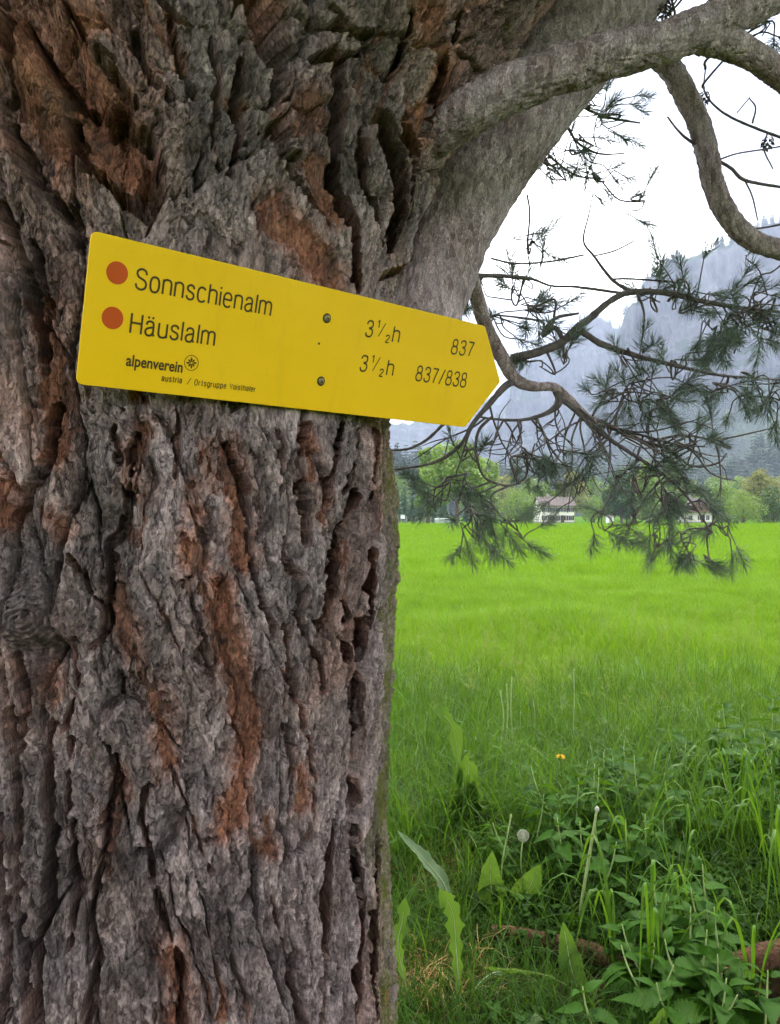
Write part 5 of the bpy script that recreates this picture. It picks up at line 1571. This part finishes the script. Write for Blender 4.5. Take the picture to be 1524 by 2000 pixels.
def wedge(n, y0, y1, seed, left=.30, right=.64, power=1.0):
    r = np.random.default_rng(seed)
    y = np.sqrt(r.uniform(y0 ** 2, y1 ** 2, n)) if power == 1.0 else y0 + (y1 - y0) * r.random(n) ** power
    x = r.uniform(-left * y - .4, right * y + .7, n)
    k = np.hypot(x - CX, y - CY) > .50
    x, y = x[k], y[k]
    return np.column_stack([x, y, zg(x, y)])


def turf(name, P, meshes, s0, s1, label, seed, sfun=None):
    r = np.random.default_rng(seed); n = len(P)
    s = r.uniform(s0, s1, n)
    if sfun is not None: s = s * sfun(P[:, 0], P[:, 1])
    rot = np.column_stack([r.normal(0, .08, n), r.normal(0, .08, n), r.uniform(0, 6.283, n)])
    return tag(scatter(name, P - [0, 0, .01], rot, s, r.integers(0, len(meshes), n), meshes), label, 'grass', kind='stuff')


def patchy(x, y): return np.clip(.92 + .34 * fbm(x * .55, y * .35, 402, 3), .78, 1.4)


g_near = [mesh_np('grass_clump', *blades(70, .17, .13, .27, .0050, .75, 20 + s), M_GRASS, True) for s in range(3)]
g_mid = [mesh_np('grass_clump', *blades(110, .42, .14, .28, .0085, .7, 30 + s, 3), M_GRASS, True) for s in range(3)]
g_far = [mesh_np('grass_clump', *blades(120, 1.0, .14, .27, .020, .6, 40 + s, 2), M_GRASS, True) for s in range(2)]
turf('meadow_grass', wedge(8200, 3.9, 17, 61), g_near, .8, 1.25, 'bright green grass of the open meadow, nearest part', 1, patchy)
turf('meadow_grass', wedge(6500, 14, 42, 62), g_mid, .8, 1.25, 'bright green grass in the middle of the meadow', 2, patchy)
turf('meadow_grass', wedge(7500, 38, 122, 63), g_far, .8, 1.2, 'bright green grass far out on the meadow before the farm', 3, patchy)

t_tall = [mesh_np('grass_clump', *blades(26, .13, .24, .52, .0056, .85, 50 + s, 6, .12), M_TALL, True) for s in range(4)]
def culms(seed, n=3):
    r = np.random.default_rng(seed); parts = []
    for k in range(n):
        a, q = r.uniform(0, 6.28), .1 * r.random(); b = np.array([q * math.cos(a), q * math.sin(a), 0]); h = r.uniform(.45, .68); d = np.array([math.cos(a), math.sin(a), 0]) * h * r.uniform(.05, .3)
        parts.append(tube(np.array([b, b + d * .3 + [0, 0, h * .6], b + d + [0, 0, h]]), [.0016, .0013, .0007], 3, 6))
        for j in range(26):
            t = .74 + .26 * r.random(); p = b + d * (.3 + .7 * (t - .6) / .4) + [0, 0, h * t]; e = r.normal(0, 1, 3) * [1, 1, .4] + [0, 0, .9]; e /= np.linalg.norm(e); L = .030 * (1.15 - t) * 3 * r.random() + .006
            s_ = np.cross(e, [.3, .5, .1]); s_ /= np.linalg.norm(s_); tip = p + e * L
            parts.append((np.array([p, tip - s_ * .0012, tip + e * .005, tip + s_ * .0012]), np.array([[0, 1, 2, 3]]), np.zeros((0, 3), int)))
    V, Fc = join(parts)
    return mesh_np('culms', V, Fc, M_CULM, False)


M_CULM = leafmat('grass_culm', (.13, .20, .025), (.30, .36, .07), .4, .6, 3.0, .15, [.3, .36, .1])
P = wedge(190, 4.2, 7.5, 68); turf('grass_seed_heads', P, [culms(80 + s) for s in range(3)], .75, 1.15, 'thin flowering grass stems standing above the meadow edge', 12)
t_low = [mesh_np('grass_clump', *blades(46, .13, .07, .19, .0036, .9, 60 + s, 4), M_SHADEGRASS, True) for s in range(3)]
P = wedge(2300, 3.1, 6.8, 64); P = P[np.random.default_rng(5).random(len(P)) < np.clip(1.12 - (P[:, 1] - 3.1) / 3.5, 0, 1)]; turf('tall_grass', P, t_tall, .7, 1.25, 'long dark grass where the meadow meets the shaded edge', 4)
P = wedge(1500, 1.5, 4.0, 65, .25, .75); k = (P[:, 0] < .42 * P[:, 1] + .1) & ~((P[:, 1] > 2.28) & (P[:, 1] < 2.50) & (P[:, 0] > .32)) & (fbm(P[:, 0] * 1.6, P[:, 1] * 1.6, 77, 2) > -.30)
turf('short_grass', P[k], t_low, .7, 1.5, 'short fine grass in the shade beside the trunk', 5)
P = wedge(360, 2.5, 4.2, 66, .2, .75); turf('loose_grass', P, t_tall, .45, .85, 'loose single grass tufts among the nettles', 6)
t_dry = [mesh_np('straw_clump', *blades(60, .13, .05, .17, .0030, 1.6, 70 + s, 4, .5), M_DRY, True) for s in range(3)]
rd = np.random.default_rng(8); DP = []
for px, py, sx_, sy_, n in ((800, 1575, 40, 22, 150), (830, 1640, 55, 30, 110), (775, 1690, 25, 30, 60), (1300, 1640, 70, 14, 90), (1400, 1655, 40, 14, 30), (1215, 1605, 20, 10, 10), (1050, 1640, 40, 10, 14), (840, 1900, 60, 40, 8)):
    for k in range(n):
        py_ = py + rd.normal(0, sy_ * .6); Yd = EYE * F / (py_ - 1000); x = (px + rd.normal(0, sx_ * .6) - 762) / F * Yd
        if math.hypot(x - CX, Yd - CY) > .44: DP.append((x, Yd, float(zg(x, Yd)) + .005))
turf('dry_grass', np.array(DP), t_dry, .7, 1.3, 'brown dead grass lying in patches beside the trunk', 7)


# ---- leaves
def leaf_mesh(name, L, Wd, m, teeth=0, depth=.12, fold=.25, curl=.25, n=14, tip=1.0, seed=0, lobes=False):
    """a leaf along +X, face up: serrated or lobed edge, folded along the midrib, drooping to its tip"""
    r = np.random.default_rng(seed)
    V, Fc = [], []
    for k in range(n + 1):
        t = k / n
        if lobes:
            w = (.10 + .90 * t ** .9) * (1 - t ** 5) * .5
            ph = (t * teeth) % 1.0
            w = w * (.42 + .58 * (ph if ph < .78 else (1 - ph) / .22 * .78)) if t < .80 else w * .98
        else:
            w = .5 * (math.sin(math.pi * t ** .62) ** .9) * (1 - .15 * t) if t > 0 else .03
            if teeth: w *= 1 - depth * ((k % 2) == 0) * (0 < k < n)
        w = max(w * Wd, .0006) * r.uniform(.94, 1.06)
        x = L * t; z = -curl * L * t * t + .02 * L * math.sin(t * 6 + seed)
        V += [(x - .02 * L * (teeth > 0 and not lobes), -w, z + fold * w * r.uniform(.7, 1.2)), (x, 0, z), (x - .02 * L * (teeth > 0 and not lobes), w, z + fold * w * r.uniform(.7, 1.2))]
    for k in range(n):
        b = 3 * k
        Fc += [(b, b + 3, b + 4, b + 1), (b + 1, b + 4, b + 5, b + 2)]
    return mesh_py(name, V, Fc, m, True)


NET_L = [leaf_mesh('leaf', .105, .064, M_NETTLE, 1, .20, .30, c, 22, seed=s) for s, c in ((1, .25), (2, .45), (3, .1), (4, .35))]
NET_S = [leaf_mesh('leaf', .055, .030, M_NETTLE, 1, .2, .35, c, 16, seed=s) for s, c in ((5, .2), (6, .4))]
rn = np.random.default_rng(55)


def gpos(px, py):
    Y = EYE * F / (py - 1000.0)
    x = (px - 762) / F * Y
    return np.array([x, Y, float(zg(x, Y))])


def orient(d, roll):
    """Euler angles that turn +X to d with the given roll"""
    d = Vector(d).normalized()
    q = d.to_track_quat('X', 'Z')
    return (q @ Matrix.Rotation(roll, 3, 'X').to_quaternion()).to_euler()


def nettle(px, py_top, py_base, label, big=1.0):
    b = gpos(px + rn.normal(0, 10), py_base)
    H = max(.16, (py_base - py_top) / F * b[1])
    root = empty('nettle', b - [0, 0, .01])
    tag(root, label, 'nettle', 'nettles in the shaded edge')
    tx, ty = rn.normal(0, .05, 2)
    P = np.array([(0, 0, 0), (tx * .3, ty * .3, H * .4), (tx * .8, ty * .8, H * .75), (tx, ty, H)])
    V, Q, T = tube(P, [.0042, .0036, .0028, .0016], 6, 10)
    obj('stem', mesh_np('stem', V, [Q, T], M_STALK), root)
    C = catmull(P, 21)
    n = int(np.clip(H / .055, 4, 9)); a = rn.uniform(0, 3.1)
    for k in range(n):
        f = .28 + .72 * (k + .5) / n
        p = C[int(f * 20)]
        a += 1.57
        top = f > .86
        for s in (0, 1):
            az = a + math.pi * s + rn.normal(0, .18); el = rn.uniform(-.15, .35) + (.5 if top else 0)
            d = (math.cos(az) * math.cos(el), math.sin(az) * math.cos(el), math.sin(el))
            me = NET_S[rn.integers(2)] if top else NET_L[rn.integers(4)]
            sc = big * (1.0 if top else (1.25 - .5 * f)) * rn.uniform(.85, 1.2)
            obj('leaf', me, root, p + np.array(d) * .012, orient(d, rn.normal(0, .25)), float(sc))
    return root


ORD = ['first', 'second', 'third', 'fourth', 'fifth', 'sixth', 'seventh', 'eighth', 'ninth', 'tenth', 'eleventh', 'twelfth', 'thirteenth', 'fourteenth']
NET = [(1100, 1505, 1705, 1), (1160, 1535, 1725, 1), (1050, 1560, 1725, .9), (1262, 1490, 1690, 1.05), (1300, 1525, 1700, 1.1), (1400, 1400, 1575, 1.3), (1450, 1385, 1580, 1.3), (1505, 1370, 1590, 1.4), (1340, 1430, 1575, 1.2), (1290, 1425, 1565, 1.1), (1240, 1445, 1580, 1.1), (1380, 1465, 1610, 1.2),
       (1480, 1440, 1640, 1.4), (1524, 1440, 1610, 1.3), (1205, 1480, 1640, 1), (1222, 1720, 1905, .95), (1300, 1735, 1925, 1), (1392, 1690, 1885, 1), (1335, 1800, 1970, 1), (1240, 1850, 2020, .95), (1330, 1885, 2050, 1.1), (1420, 1805, 1990, 1), 
       (1180, 1640, 1810, 1), (1430, 1470, 1625, 1.2), (1320, 1470, 1600, 1.1), (1540, 1500, 1680, 1.2), (1140, 1600, 1760, 1), (1420, 1560, 1700, 1), (1270, 1600, 1760, 1), (1500, 1900, 2080, 1.1), (1400, 1930, 2090, 1.1), (1180, 1930, 2090, 1)]
_r = np.random.default_rng(17)
for k in range(26):
    bp = _r.uniform(1600, 1790) if k % 3 else _r.uniform(1900, 2060)
    qx = _r.uniform(1010, 1540) if bp < 1800 else _r.uniform(1230, 1400)
    NET.append((int(qx), int(bp - _r.uniform(120, 190)), int(bp), round(_r.uniform(.85, 1.2), 2)))
_w = 'first second third fourth fifth sixth seventh eighth ninth tenth eleventh twelfth thirteenth fourteenth fifteenth sixteenth seventeenth eighteenth nineteenth twentieth'.split()
ORD = _w + ['twenty-' + x for x in _w[:9]] + ['thirtieth'] + ['thirty-' + x for x in _w[:9]]
for i, (px, t_, b_, s_) in enumerate(NET):
    tier = 0 if t_ < 1480 else (1 if b_ < 1830 else 2)
    same = sorted((p, j) for j, (p, t2, b2, _) in enumerate(NET) if (0 if t2 < 1480 else (1 if b2 < 1830 else 2)) == tier)
    lab = ('tall yellow-green nettle, %s from the left along the upper edge of the patch', 'dark green nettle, %s from the left in the middle row behind the branches', 'low shaded nettle, %s from the left in the front row')[tier] % ORD[same.index((px, i))]
    nettle(px, t_, b_, lab, s_)

# low herbs that close the ground between the plants
herb = []
for s in range(3):
    r = np.random.default_rng(700 + s); parts = []
    for k in range(16):
        az = r.uniform(0, 6.283); q = .10 * math.sqrt(r.random()); L = r.uniform(.03, .06); W = L * r.uniform(.55, .8)
        d = np.array([math.cos(az), math.sin(az), 0]); sd = np.array([-d[1], d[0], 0]); z = r.uniform(.02, .10)
        p = d * q + [0, 0, z]
        v = np.array([p, p + d * L * .4 + sd * W * .5 + [0, 0, .012], p + d * L * .4 + [0, 0, .004], p + d * L * .4 - sd * W * .5 + [0, 0, .012], p + d * L * .8 + sd * W * .3 + [0, 0, .004], p + d * L * .8 - sd * W * .3 + [0, 0, .004], p + d * L + [0, 0, -.010]])
        parts.append((v, np.array([[2, 4, 6, 5]]), np.array([[0, 2, 1], [0, 3, 2], [1, 2, 4], [2, 3, 5]])))
    V, Fc = join(parts)
    herb.append(mesh_np('herb', V, Fc, M_HERB, True))
P = wedge(1500, 1.6, 4.6, 67, .1, .8); k = (P[:, 0] > .16 * P[:, 1] - .05) & ~((P[:, 1] > 2.05) & (P[:, 1] < 2.60) & ((P[:, 0] < .80) | (P[:, 0] > 1.0)))
turf('ground_herbs', P[k], herb, .7, 1.5, 'low dark leafy herbs covering the ground under the nettles', 9)
bpy.data.objects['ground_herbs']['category'] = 'herbs'


def curved_leaf(name, spine, Wd, m, root, teeth=5, lobes=True, face=(0, -1, .25), rib=True, n=34, seed=0):
    """leaf blade along a curved spine (world points) turned to face a direction"""
    r = np.random.default_rng(seed)
    C = catmull(np.array(spine), n + 1); T = np.gradient(C, axis=0); T /= np.linalg.norm(T, axis=1)[:, None]
    fc = np.array(face, float); fc /= np.linalg.norm(fc)
    S = np.cross(T, fc); S /= np.linalg.norm(S, axis=1)[:, None]
    N = np.cross(S, T)
    V, Fc = [], []
    for k in range(n + 1):
        t = k / n
        if lobes:
            w = (.07 + .93 * t ** 1.1) * (1 - t ** 7)
            ph = (t * teeth) % 1.0
            if t < .86: w *= (.35 + .65 * (ph if ph < .8 else (1 - ph) / .2 * .8))
        else:
            w = math.sin(math.pi * min(1, .04 + t * .96) ** .8) ** .8 + .02
        w *= Wd * .5 * r.uniform(.93, 1.07)
        cu = .22 * w * (1 + .5 * math.sin(7 * t + seed))
        wob = .16 * w * math.sin(23 * t + seed) + .08 * w * math.sin(61 * t)
        V += [C[k] - S[k] * w + N[k] * (cu + wob), C[k] - S[k] * w * .5 + N[k] * cu * .35, C[k], C[k] + S[k] * w * .5 + N[k] * cu * .35, C[k] + S[k] * w + N[k] * (cu - wob)]
    for k in range(n):
        for j in range(4):
            b = 5 * k + j
            Fc.append((b, b + 1, b + 6, b + 5))
    b0 = np.array(root.location)
    lf = obj(name, mesh_py(name, np.array(V) - b0, Fc, m, True), root)
    if rib:
        Pm = C[:int(n * .92)] + N[:int(n * .92)] * .0012 - b0
        V2, Q2, T2 = tube(Pm, np.linspace(.0030, .0008, len(Pm)), 5, 20)
        obj('midrib', mesh_np('midrib', V2, [Q2, T2], M_RIB), lf)
    return lf


def plant(name, base, label, cat='plant', group=None):
    return tag(empty(name, base), label, cat, group)


d1 = plant('dandelion', gpos(900, 1985), 'upright toothed dandelion leaf with a pale midrib beside the trunk', 'dandelion')
curved_leaf('leaf', [at(900, 1985, 2.27), at(896, 1920, 2.24), at(890, 1840, 2.22), at(884, 1780, 2.2), at(858, 1735, 2.16)], .105, M_DAND, d1, 7, seed=1)
curved_leaf('leaf', [at(800, 1960, 2.27), at(778, 1850, 2.2), at(786, 1800, 2.2), at(792, 1752, 2.2)], .075, M_DAND, d1, 5, seed=2)
curved_leaf('leaf', [at(905, 1985, 2.27), at(930, 1930, 2.3), at(965, 1900, 2.34), at(1000, 1905, 2.36)], .045, M_DAND, d1, 6, seed=12, face=(0, -.5, .8))
d2 = plant('broad_leaf', gpos(880, 1800), 'pale bluish leaf arching out over the dead grass by the trunk', 'leaf')
curved_leaf('leaf', [at(885, 1790, 2.75), at(868, 1730, 2.72), at(838, 1690, 2.68), at(806, 1655, 2.64), at(776, 1622, 2.6)], .062, M_GLAUC, d2, 4, False, (.35, -.55, .75), seed=3)
d3 = plant('sow_thistle', gpos(903, 1640), 'tall upright light green leaf rising above the grass near the trunk', 'plant')
curved_leaf('leaf', [at(905, 1640, 3.5), at(900, 1560, 3.46), at(894, 1480, 3.42), at(886, 1425, 3.38), at(868, 1398, 3.30), at(850, 1392, 3.22)], .135, M_DAND, d3, 4, True, (.2, -.9, .3), seed=4)
for k, (tx_, ty_, w_) in enumerate(((918, 1470, .11), (934, 1520, .10), (880, 1530, .10), (850, 1545, .08), (950, 1560, .08), (905, 1500, .09))):
    curved_leaf('leaf', [at(903, 1640, 3.5), at(903 + (tx_ - 903) * .5, 1580, 3.46), at(tx_, ty_ + 15, 3.40 - .03 * k), at(tx_ + (tx_ - 900) * .4, ty_ + 8, 3.32 - .03 * k)], w_, M_DAND, d3, 4, False, (.1 * (k - 2), -.85, .5), True, 24, 60 + k)
d4 = plant('dock', gpos(985, 1800), 'dock with two broad rounded upright leaves left of the tall stalk', 'dock')
curved_leaf('leaf', [at(975, 1800, 2.8), at(962, 1750, 2.78), at(958, 1705, 2.77), at(962, 1662, 2.76)], .095, M_DAND, d4, 3, False, seed=7)
curved_leaf('leaf', [at(1000, 1810, 2.78), at(1018, 1770, 2.76), at(1038, 1725, 2.74), at(1056, 1688, 2.72)], .105, M_DAND, d4, 3, False, (-.3, -.9, .2), seed=8)
curved_leaf('leaf', [at(990, 1805, 2.8), at(1010, 1780, 2.86), at(1030, 1740, 2.9)], .08, M_DAND, d4, 3, False, seed=9)
d5 = plant('dandelion', gpos(1120, 1960), 'flat dandelion leaf with white midrib lying before the fallen branch', 'dandelion')
curved_leaf('leaf', [at(1140, 1965, 2.32), at(1110, 1926, 2.3), at(1060, 1902, 2.3), at(1000, 1893, 2.3), at(945, 1890, 2.3)], .060, M_DAND, d5, 6, True, (.1, -.75, -.6), seed=10)
curved_leaf('leaf', [at(1140, 1965, 2.32), at(1118, 1900, 2.34), at(1108, 1850, 2.36), at(1100, 1800, 2.36)], .07, M_DAND, d5, 3, False, seed=11)
d6 = plant('plantain', gpos(1050, 2060), 'round pale leaf at the bottom edge of the picture', 'plantain')
curved_leaf('leaf', [at(1050, 2060, 2.1), at(1048, 2020, 2.08), at(1046, 1978, 2.06)], .085, M_GLAUC, d6, 3, False, seed=13)
d7 = plant('plantain', gpos(1275, 2070), 'light green pointed leaf at the bottom edge below the nettles', 'plantain')
curved_leaf('leaf', [at(1270, 2070, 2.05), at(1280, 2020, 2.03), at(1296, 1968, 2.02)], .06, M_DAND, d7, 3, False, seed=14)
for i, (px, py, Yl, s) in enumerate(((1110, 1860, 2.6, 1), (1130, 1800, 2.62, -1), (1280, 1910, 2.4, 1), (1350, 1950, 2.3, -1), (1240, 1900, 2.42, -1))):
    pl = plant('bramble', gpos(px, py + 60), ['broad leaf overhanging the middle of the fallen branch', 'broad leaf standing just behind the long branch at the tall stalk', 'rounded leaves hanging below the crossed grass stems', 'large rounded leaves low at the bottom right', 'rounded leaf right of the end of the long branch'][i], 'plant')
    for k in range(3):
        a = (k - 1) * 45 + s * 12
        e = at(px + a * 1.1, py - 34 + abs(a) * .8 + 20 * k, Yl - .03 * k)
        curved_leaf('leaf', [np.array(pl.location), at(px + a * .3, py + 10, Yl), e], .075, M_NETTLE, pl, 3, False, (.1 * s, -.8, .5), False, 16, 20 + i * 3 + k)


# dandelions: flower, closed head on a long stalk, seed clock, bare stalks
def stalk(root, P, r0=.0032, r1=.0024):
    V, Q, T = tube(np.array(P) - np.array(root.location), [r0] * (len(P) - 1) + [r1], 7, 18)
    return obj('stalk', mesh_np('stalk', V, [Q, T], M_STALK), root)


f1 = plant('dandelion', gpos(1088, 1610), 'yellow dandelion in flower standing above the nettles', 'dandelion')
top = at(1095, 1480, 3.66)
stalk(f1, [np.array(f1.location), at(1086, 1540, 3.68), top])
V, Fc = [], []
rp = np.random.default_rng(4)
for ring, (nr_, L, el) in enumerate(((26, .024, .18), (22, .020, .5), (16, .014, .9), (10, .009, 1.25))):
    for k in range(nr_):
        a = 6.283 * k / nr_ + ring * .2 + rp.normal(0, .05); e = el + rp.normal(0, .08)
        d = np.array([math.cos(a) * math.cos(e), math.sin(a) * math.cos(e), math.sin(e)]); s = np.array([-math.sin(a), math.cos(a), 0]) * .0019
        b = len(V); p0 = np.array([0, 0, .002])
        V += [p0 - s * .6, p0 + s * .6, p0 + d * L * .8 + s, p0 + d * L + [0, 0, -.001], p0 + d * L * .8 - s]
        Fc.append((b, b + 1, b + 2, b + 3, b + 4))
fl = obj('flower', mesh_py('flower', V, Fc, M_PETAL), f1, top - np.array(f1.location), (.15, .1, 0))
V, Q, T = tube([(0, 0, -.012), (0, 0, -.006), (0, 0, .003)], [.004, .0075, .009], 12, 6); obj('bracts', mesh_np('bracts', V, [Q, T], M_DAND), fl)

f2 = plant('dandelion', gpos(1130, 1838), 'tall pale dandelion stalk with a closed white-tipped head', 'dandelion')
top = at(1166, 1582, 2.66)
stalk(f2, [np.array(f2.location), at(1135, 1770, 2.67), at(1148, 1690, 2.67), top], .0056, .0042)
V, Q, T = tube([(0, 0, -.006), (0, 0, .0), (.001, 0, .007), (.002, 0, .011)], [.0045, .0075, .0068, .003], 12, 9); hd = obj('head', mesh_np('head', V, [Q, T], M_SEED), f2, top - np.array(f2.location))
f3 = plant('dandelion', gpos(1030, 1760), 'dandelion seed clock, round and white, low among the leaves', 'dandelion')
top = at(1022, 1632, 2.95)
stalk(f3, [np.array(f3.location), at(1018, 1690, 2.93), top])
parts = []
for k in range(90):
    z = 1 - 2 * (k + .5) / 90; a = k * 2.39996; q = math.sqrt(1 - z * z); d = np.array([q * math.cos(a), q * math.sin(a), z])
    s = np.cross(d, [0.3, .2, 1]); s /= np.linalg.norm(s); u = np.cross(d, s)
    parts.append((np.array([d * .004 - s * .0003, d * .004 + s * .0003, d * .018 + s * .0003, d * .018 - s * .0003]), np.array([[0, 1, 2, 3]]), np.zeros((0, 3), int)))
    for j in range(6):
        b = 6.283 * j / 6; e = d * .019 + (math.cos(b) * s + math.sin(b) * u) * .0055 + d * .003; w = (-math.sin(b) * s + math.cos(b) * u) * .0005
        parts.append((np.array([d * .018, e + w, e - w]), np.zeros((0, 4), int), np.array([[0, 1, 2]])))
V, Fc = join(parts); obj('seed_head', mesh_np('seed_head', V, Fc, M_SEED, False), f3, top - np.array(f3.location))
for i, (pts, lab) in enumerate((([(1002, 1450), (998, 1390), (1000, 1325)], 'yellowish bare flower stalk, rightmost of three in the grass'), ([(990, 1450), (992, 1380), (990, 1340)], 'yellowish bare flower stalk, middle one of three in the grass'),
                               ([(980, 1455), (984, 1400), (978, 1352)], 'yellowish bare flower stalk, leftmost of three in the grass'), ([(1120, 1420), (1122, 1370), (1121, 1310)], 'bare stalk standing alone left of the nettle tops'),
                               ([(985, 1780), (980, 1700), (998, 1596)], 'thin bare stalk leaning right between the dock leaves'))):
    Yb = 2.9 if i == 4 else 4.3
    b = at(pts[0][0], 1000 + EYE * F / Yb, Yb)
    rt = plant('flower_stalk', b, lab, 'stalk', 'bare flower stalks')
    stalk(rt, [b] + [at(x, y, Yb) for x, y in pts], .0042 if i < 3 else .003, .0032)
    V, Q, T = tube([(0, 0, -.004), (0, 0, .004), (0, 0, .012)], [.003, .0055, .002], 8, 7); obj('head', mesh_np('head', V, [Q, T], M_STALK), rt, at(*pts[-1], Yb) - b)


# arching broad grass on the right
def tussock(px, py_base, n, label, seed, H=(.25, .5), wd=.010, lean=0.0):
    r = np.random.default_rng(seed)
    root = plant('grass_tussock', gpos(px, py_base), label, 'grass tussock', 'broad-bladed grass tussocks')
    for k in range(n):
        az = r.uniform(0, 6.283); h = r.uniform(*H); reach = h * r.uniform(.25, .75); w = wd * r.uniform(.7, 1.25)
        d = np.array([math.cos(az) + lean, math.sin(az) * .7 - .15, 0]); d /= np.linalg.norm(d)
        bend = r.uniform(.0, .55)
        P = np.array([d * .01, d * reach * .22 + [0, 0, h * .55], d * reach * .55 + [0, 0, h * .95], d * reach * .85 + [0, 0, h * (1.0 - bend * .3)], d * reach * 1.15 + [0, 0, h * (.85 - bend)]])
        C = catmull(P, 15); T = np.gradient(C, axis=0); T /= np.linalg.norm(T, axis=1)[:, None]
        S = np.cross(T, np.array([d[0], d[1], .4])); S = np.cross(T, np.cross(np.array([-d[1], d[0], 0]), T)); S /= np.linalg.norm(S, axis=1)[:, None] + 1e-9
        tw = r.uniform(-.6, .6); N = np.cross(S, T)
        V, Fc = [], []
        for i in range(15):
            t = i / 14; ww = w * .5 * (.55 + .9 * t) * (1 - t ** 3) + .0004
            Sd = S[i] * math.cos(tw * t) + N[i] * math.sin(tw * t)
            V += [C[i] - Sd * ww + N[i] * ww * .35, C[i], C[i] + Sd * ww + N[i] * ww * .35]
            if i < 14:
                b = 3 * i; Fc += [(b, b + 1, b + 4, b + 3), (b + 1, b + 2, b + 5, b + 4)]
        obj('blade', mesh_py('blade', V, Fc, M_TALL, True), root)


for i, (px, py, n, H, lab) in enumerate((
        (1350, 1720, 8, (.3, .5), 'arching grass tussock over the dark gap in the nettles'), (1440, 1700, 11, (.32, .55), 'arching grass tussock right of the dark gap'), (1505, 1760, 12, (.35, .55), 'dense grass tussock at the right edge, mid height'),
        (1535, 1850, 10, (.3, .5), 'grass tussock at the right edge above the thick branch'), (1205, 1930, 8, (.25, .42), 'broad grass blades crossing the long fallen branch'), (1270, 1960, 7, (.28, .45), 'tall grass blades before the nettles at the bottom centre'),
        (1470, 1985, 6, (.25, .38), 'grass with folded tips before the thick branch'), (1330, 1830, 7, (.25, .4), 'loose broad grass between the two branches'), (1240, 1760, 7, (.3, .48), 'upright broad grass behind the long branch'), (930, 1590, 8, (.25, .5), 'tall dark grass right of the dead grass patch'))):
    tussock(px, py, n, lab, 900 + i, H, .011)


# fallen branches
def dead_branch(name, pts, label, seed):
    P = np.array([at(*p[:2], p[3] - .12) for p in pts]); R = [p[2] / F * p[3] * .38 for p in pts]
    b0 = P[0].copy(); b0[2] = float(zg(b0[0], b0[1]))
    root = tag(empty(name, b0), label, 'branch', 'fallen branches')
    V, Q, T = tube(P - b0, R, 40, 120, limb_relief(.0016, seed, .009))
    obj('wood', mesh_np('wood', V, [Q, T], M_DEADW), root)
    return root, P, R


br1, _, _ = dead_branch('fallen_branch', [(960, 1818, 28, 2.72), (1010, 1826, 38, 2.70), (1060, 1838, 42, 2.68), (1120, 1850, 44, 2.65), (1165, 1862, 42, 2.62), (1205, 1880, 36, 2.58), (1260, 1884, 18, 2.56), (1300, 1886, 12, 2.55)], 'long reddish brown fallen branch half hidden by leaves', 950)
br2, P2, R2 = dead_branch('fallen_branch', [(1424, 1890, 46, 2.48), (1450, 1882, 54, 2.49), (1490, 1868, 58, 2.5), (1530, 1860, 60, 2.52), (1600, 1845, 60, 2.56), (1700, 1830, 56, 2.6)], 'thick fibrous fallen branch with a broken end at the right edge', 951)
sp = []
rsx = np.random.default_rng(3)
for k in range(14):
    a = rsx.uniform(0, 6.28); o = np.array([0, math.cos(a), math.sin(a)]) * rsx.uniform(0, .022)
    p = P2[0] + o; sp.append(tube(np.array([p + [.02, 0, .004], p + [-.012, 0, -.004], p + [-.012 - rsx.uniform(.01, .03), rsx.normal(0, .004), -.008 + rsx.normal(0, .006)]]) - np.array(br2.location), [.006, .004, .001], 5, 5))
V, Fc = join(sp); obj('splinters', mesh_np('splinters', V, Fc, M_SPLIT), br2)
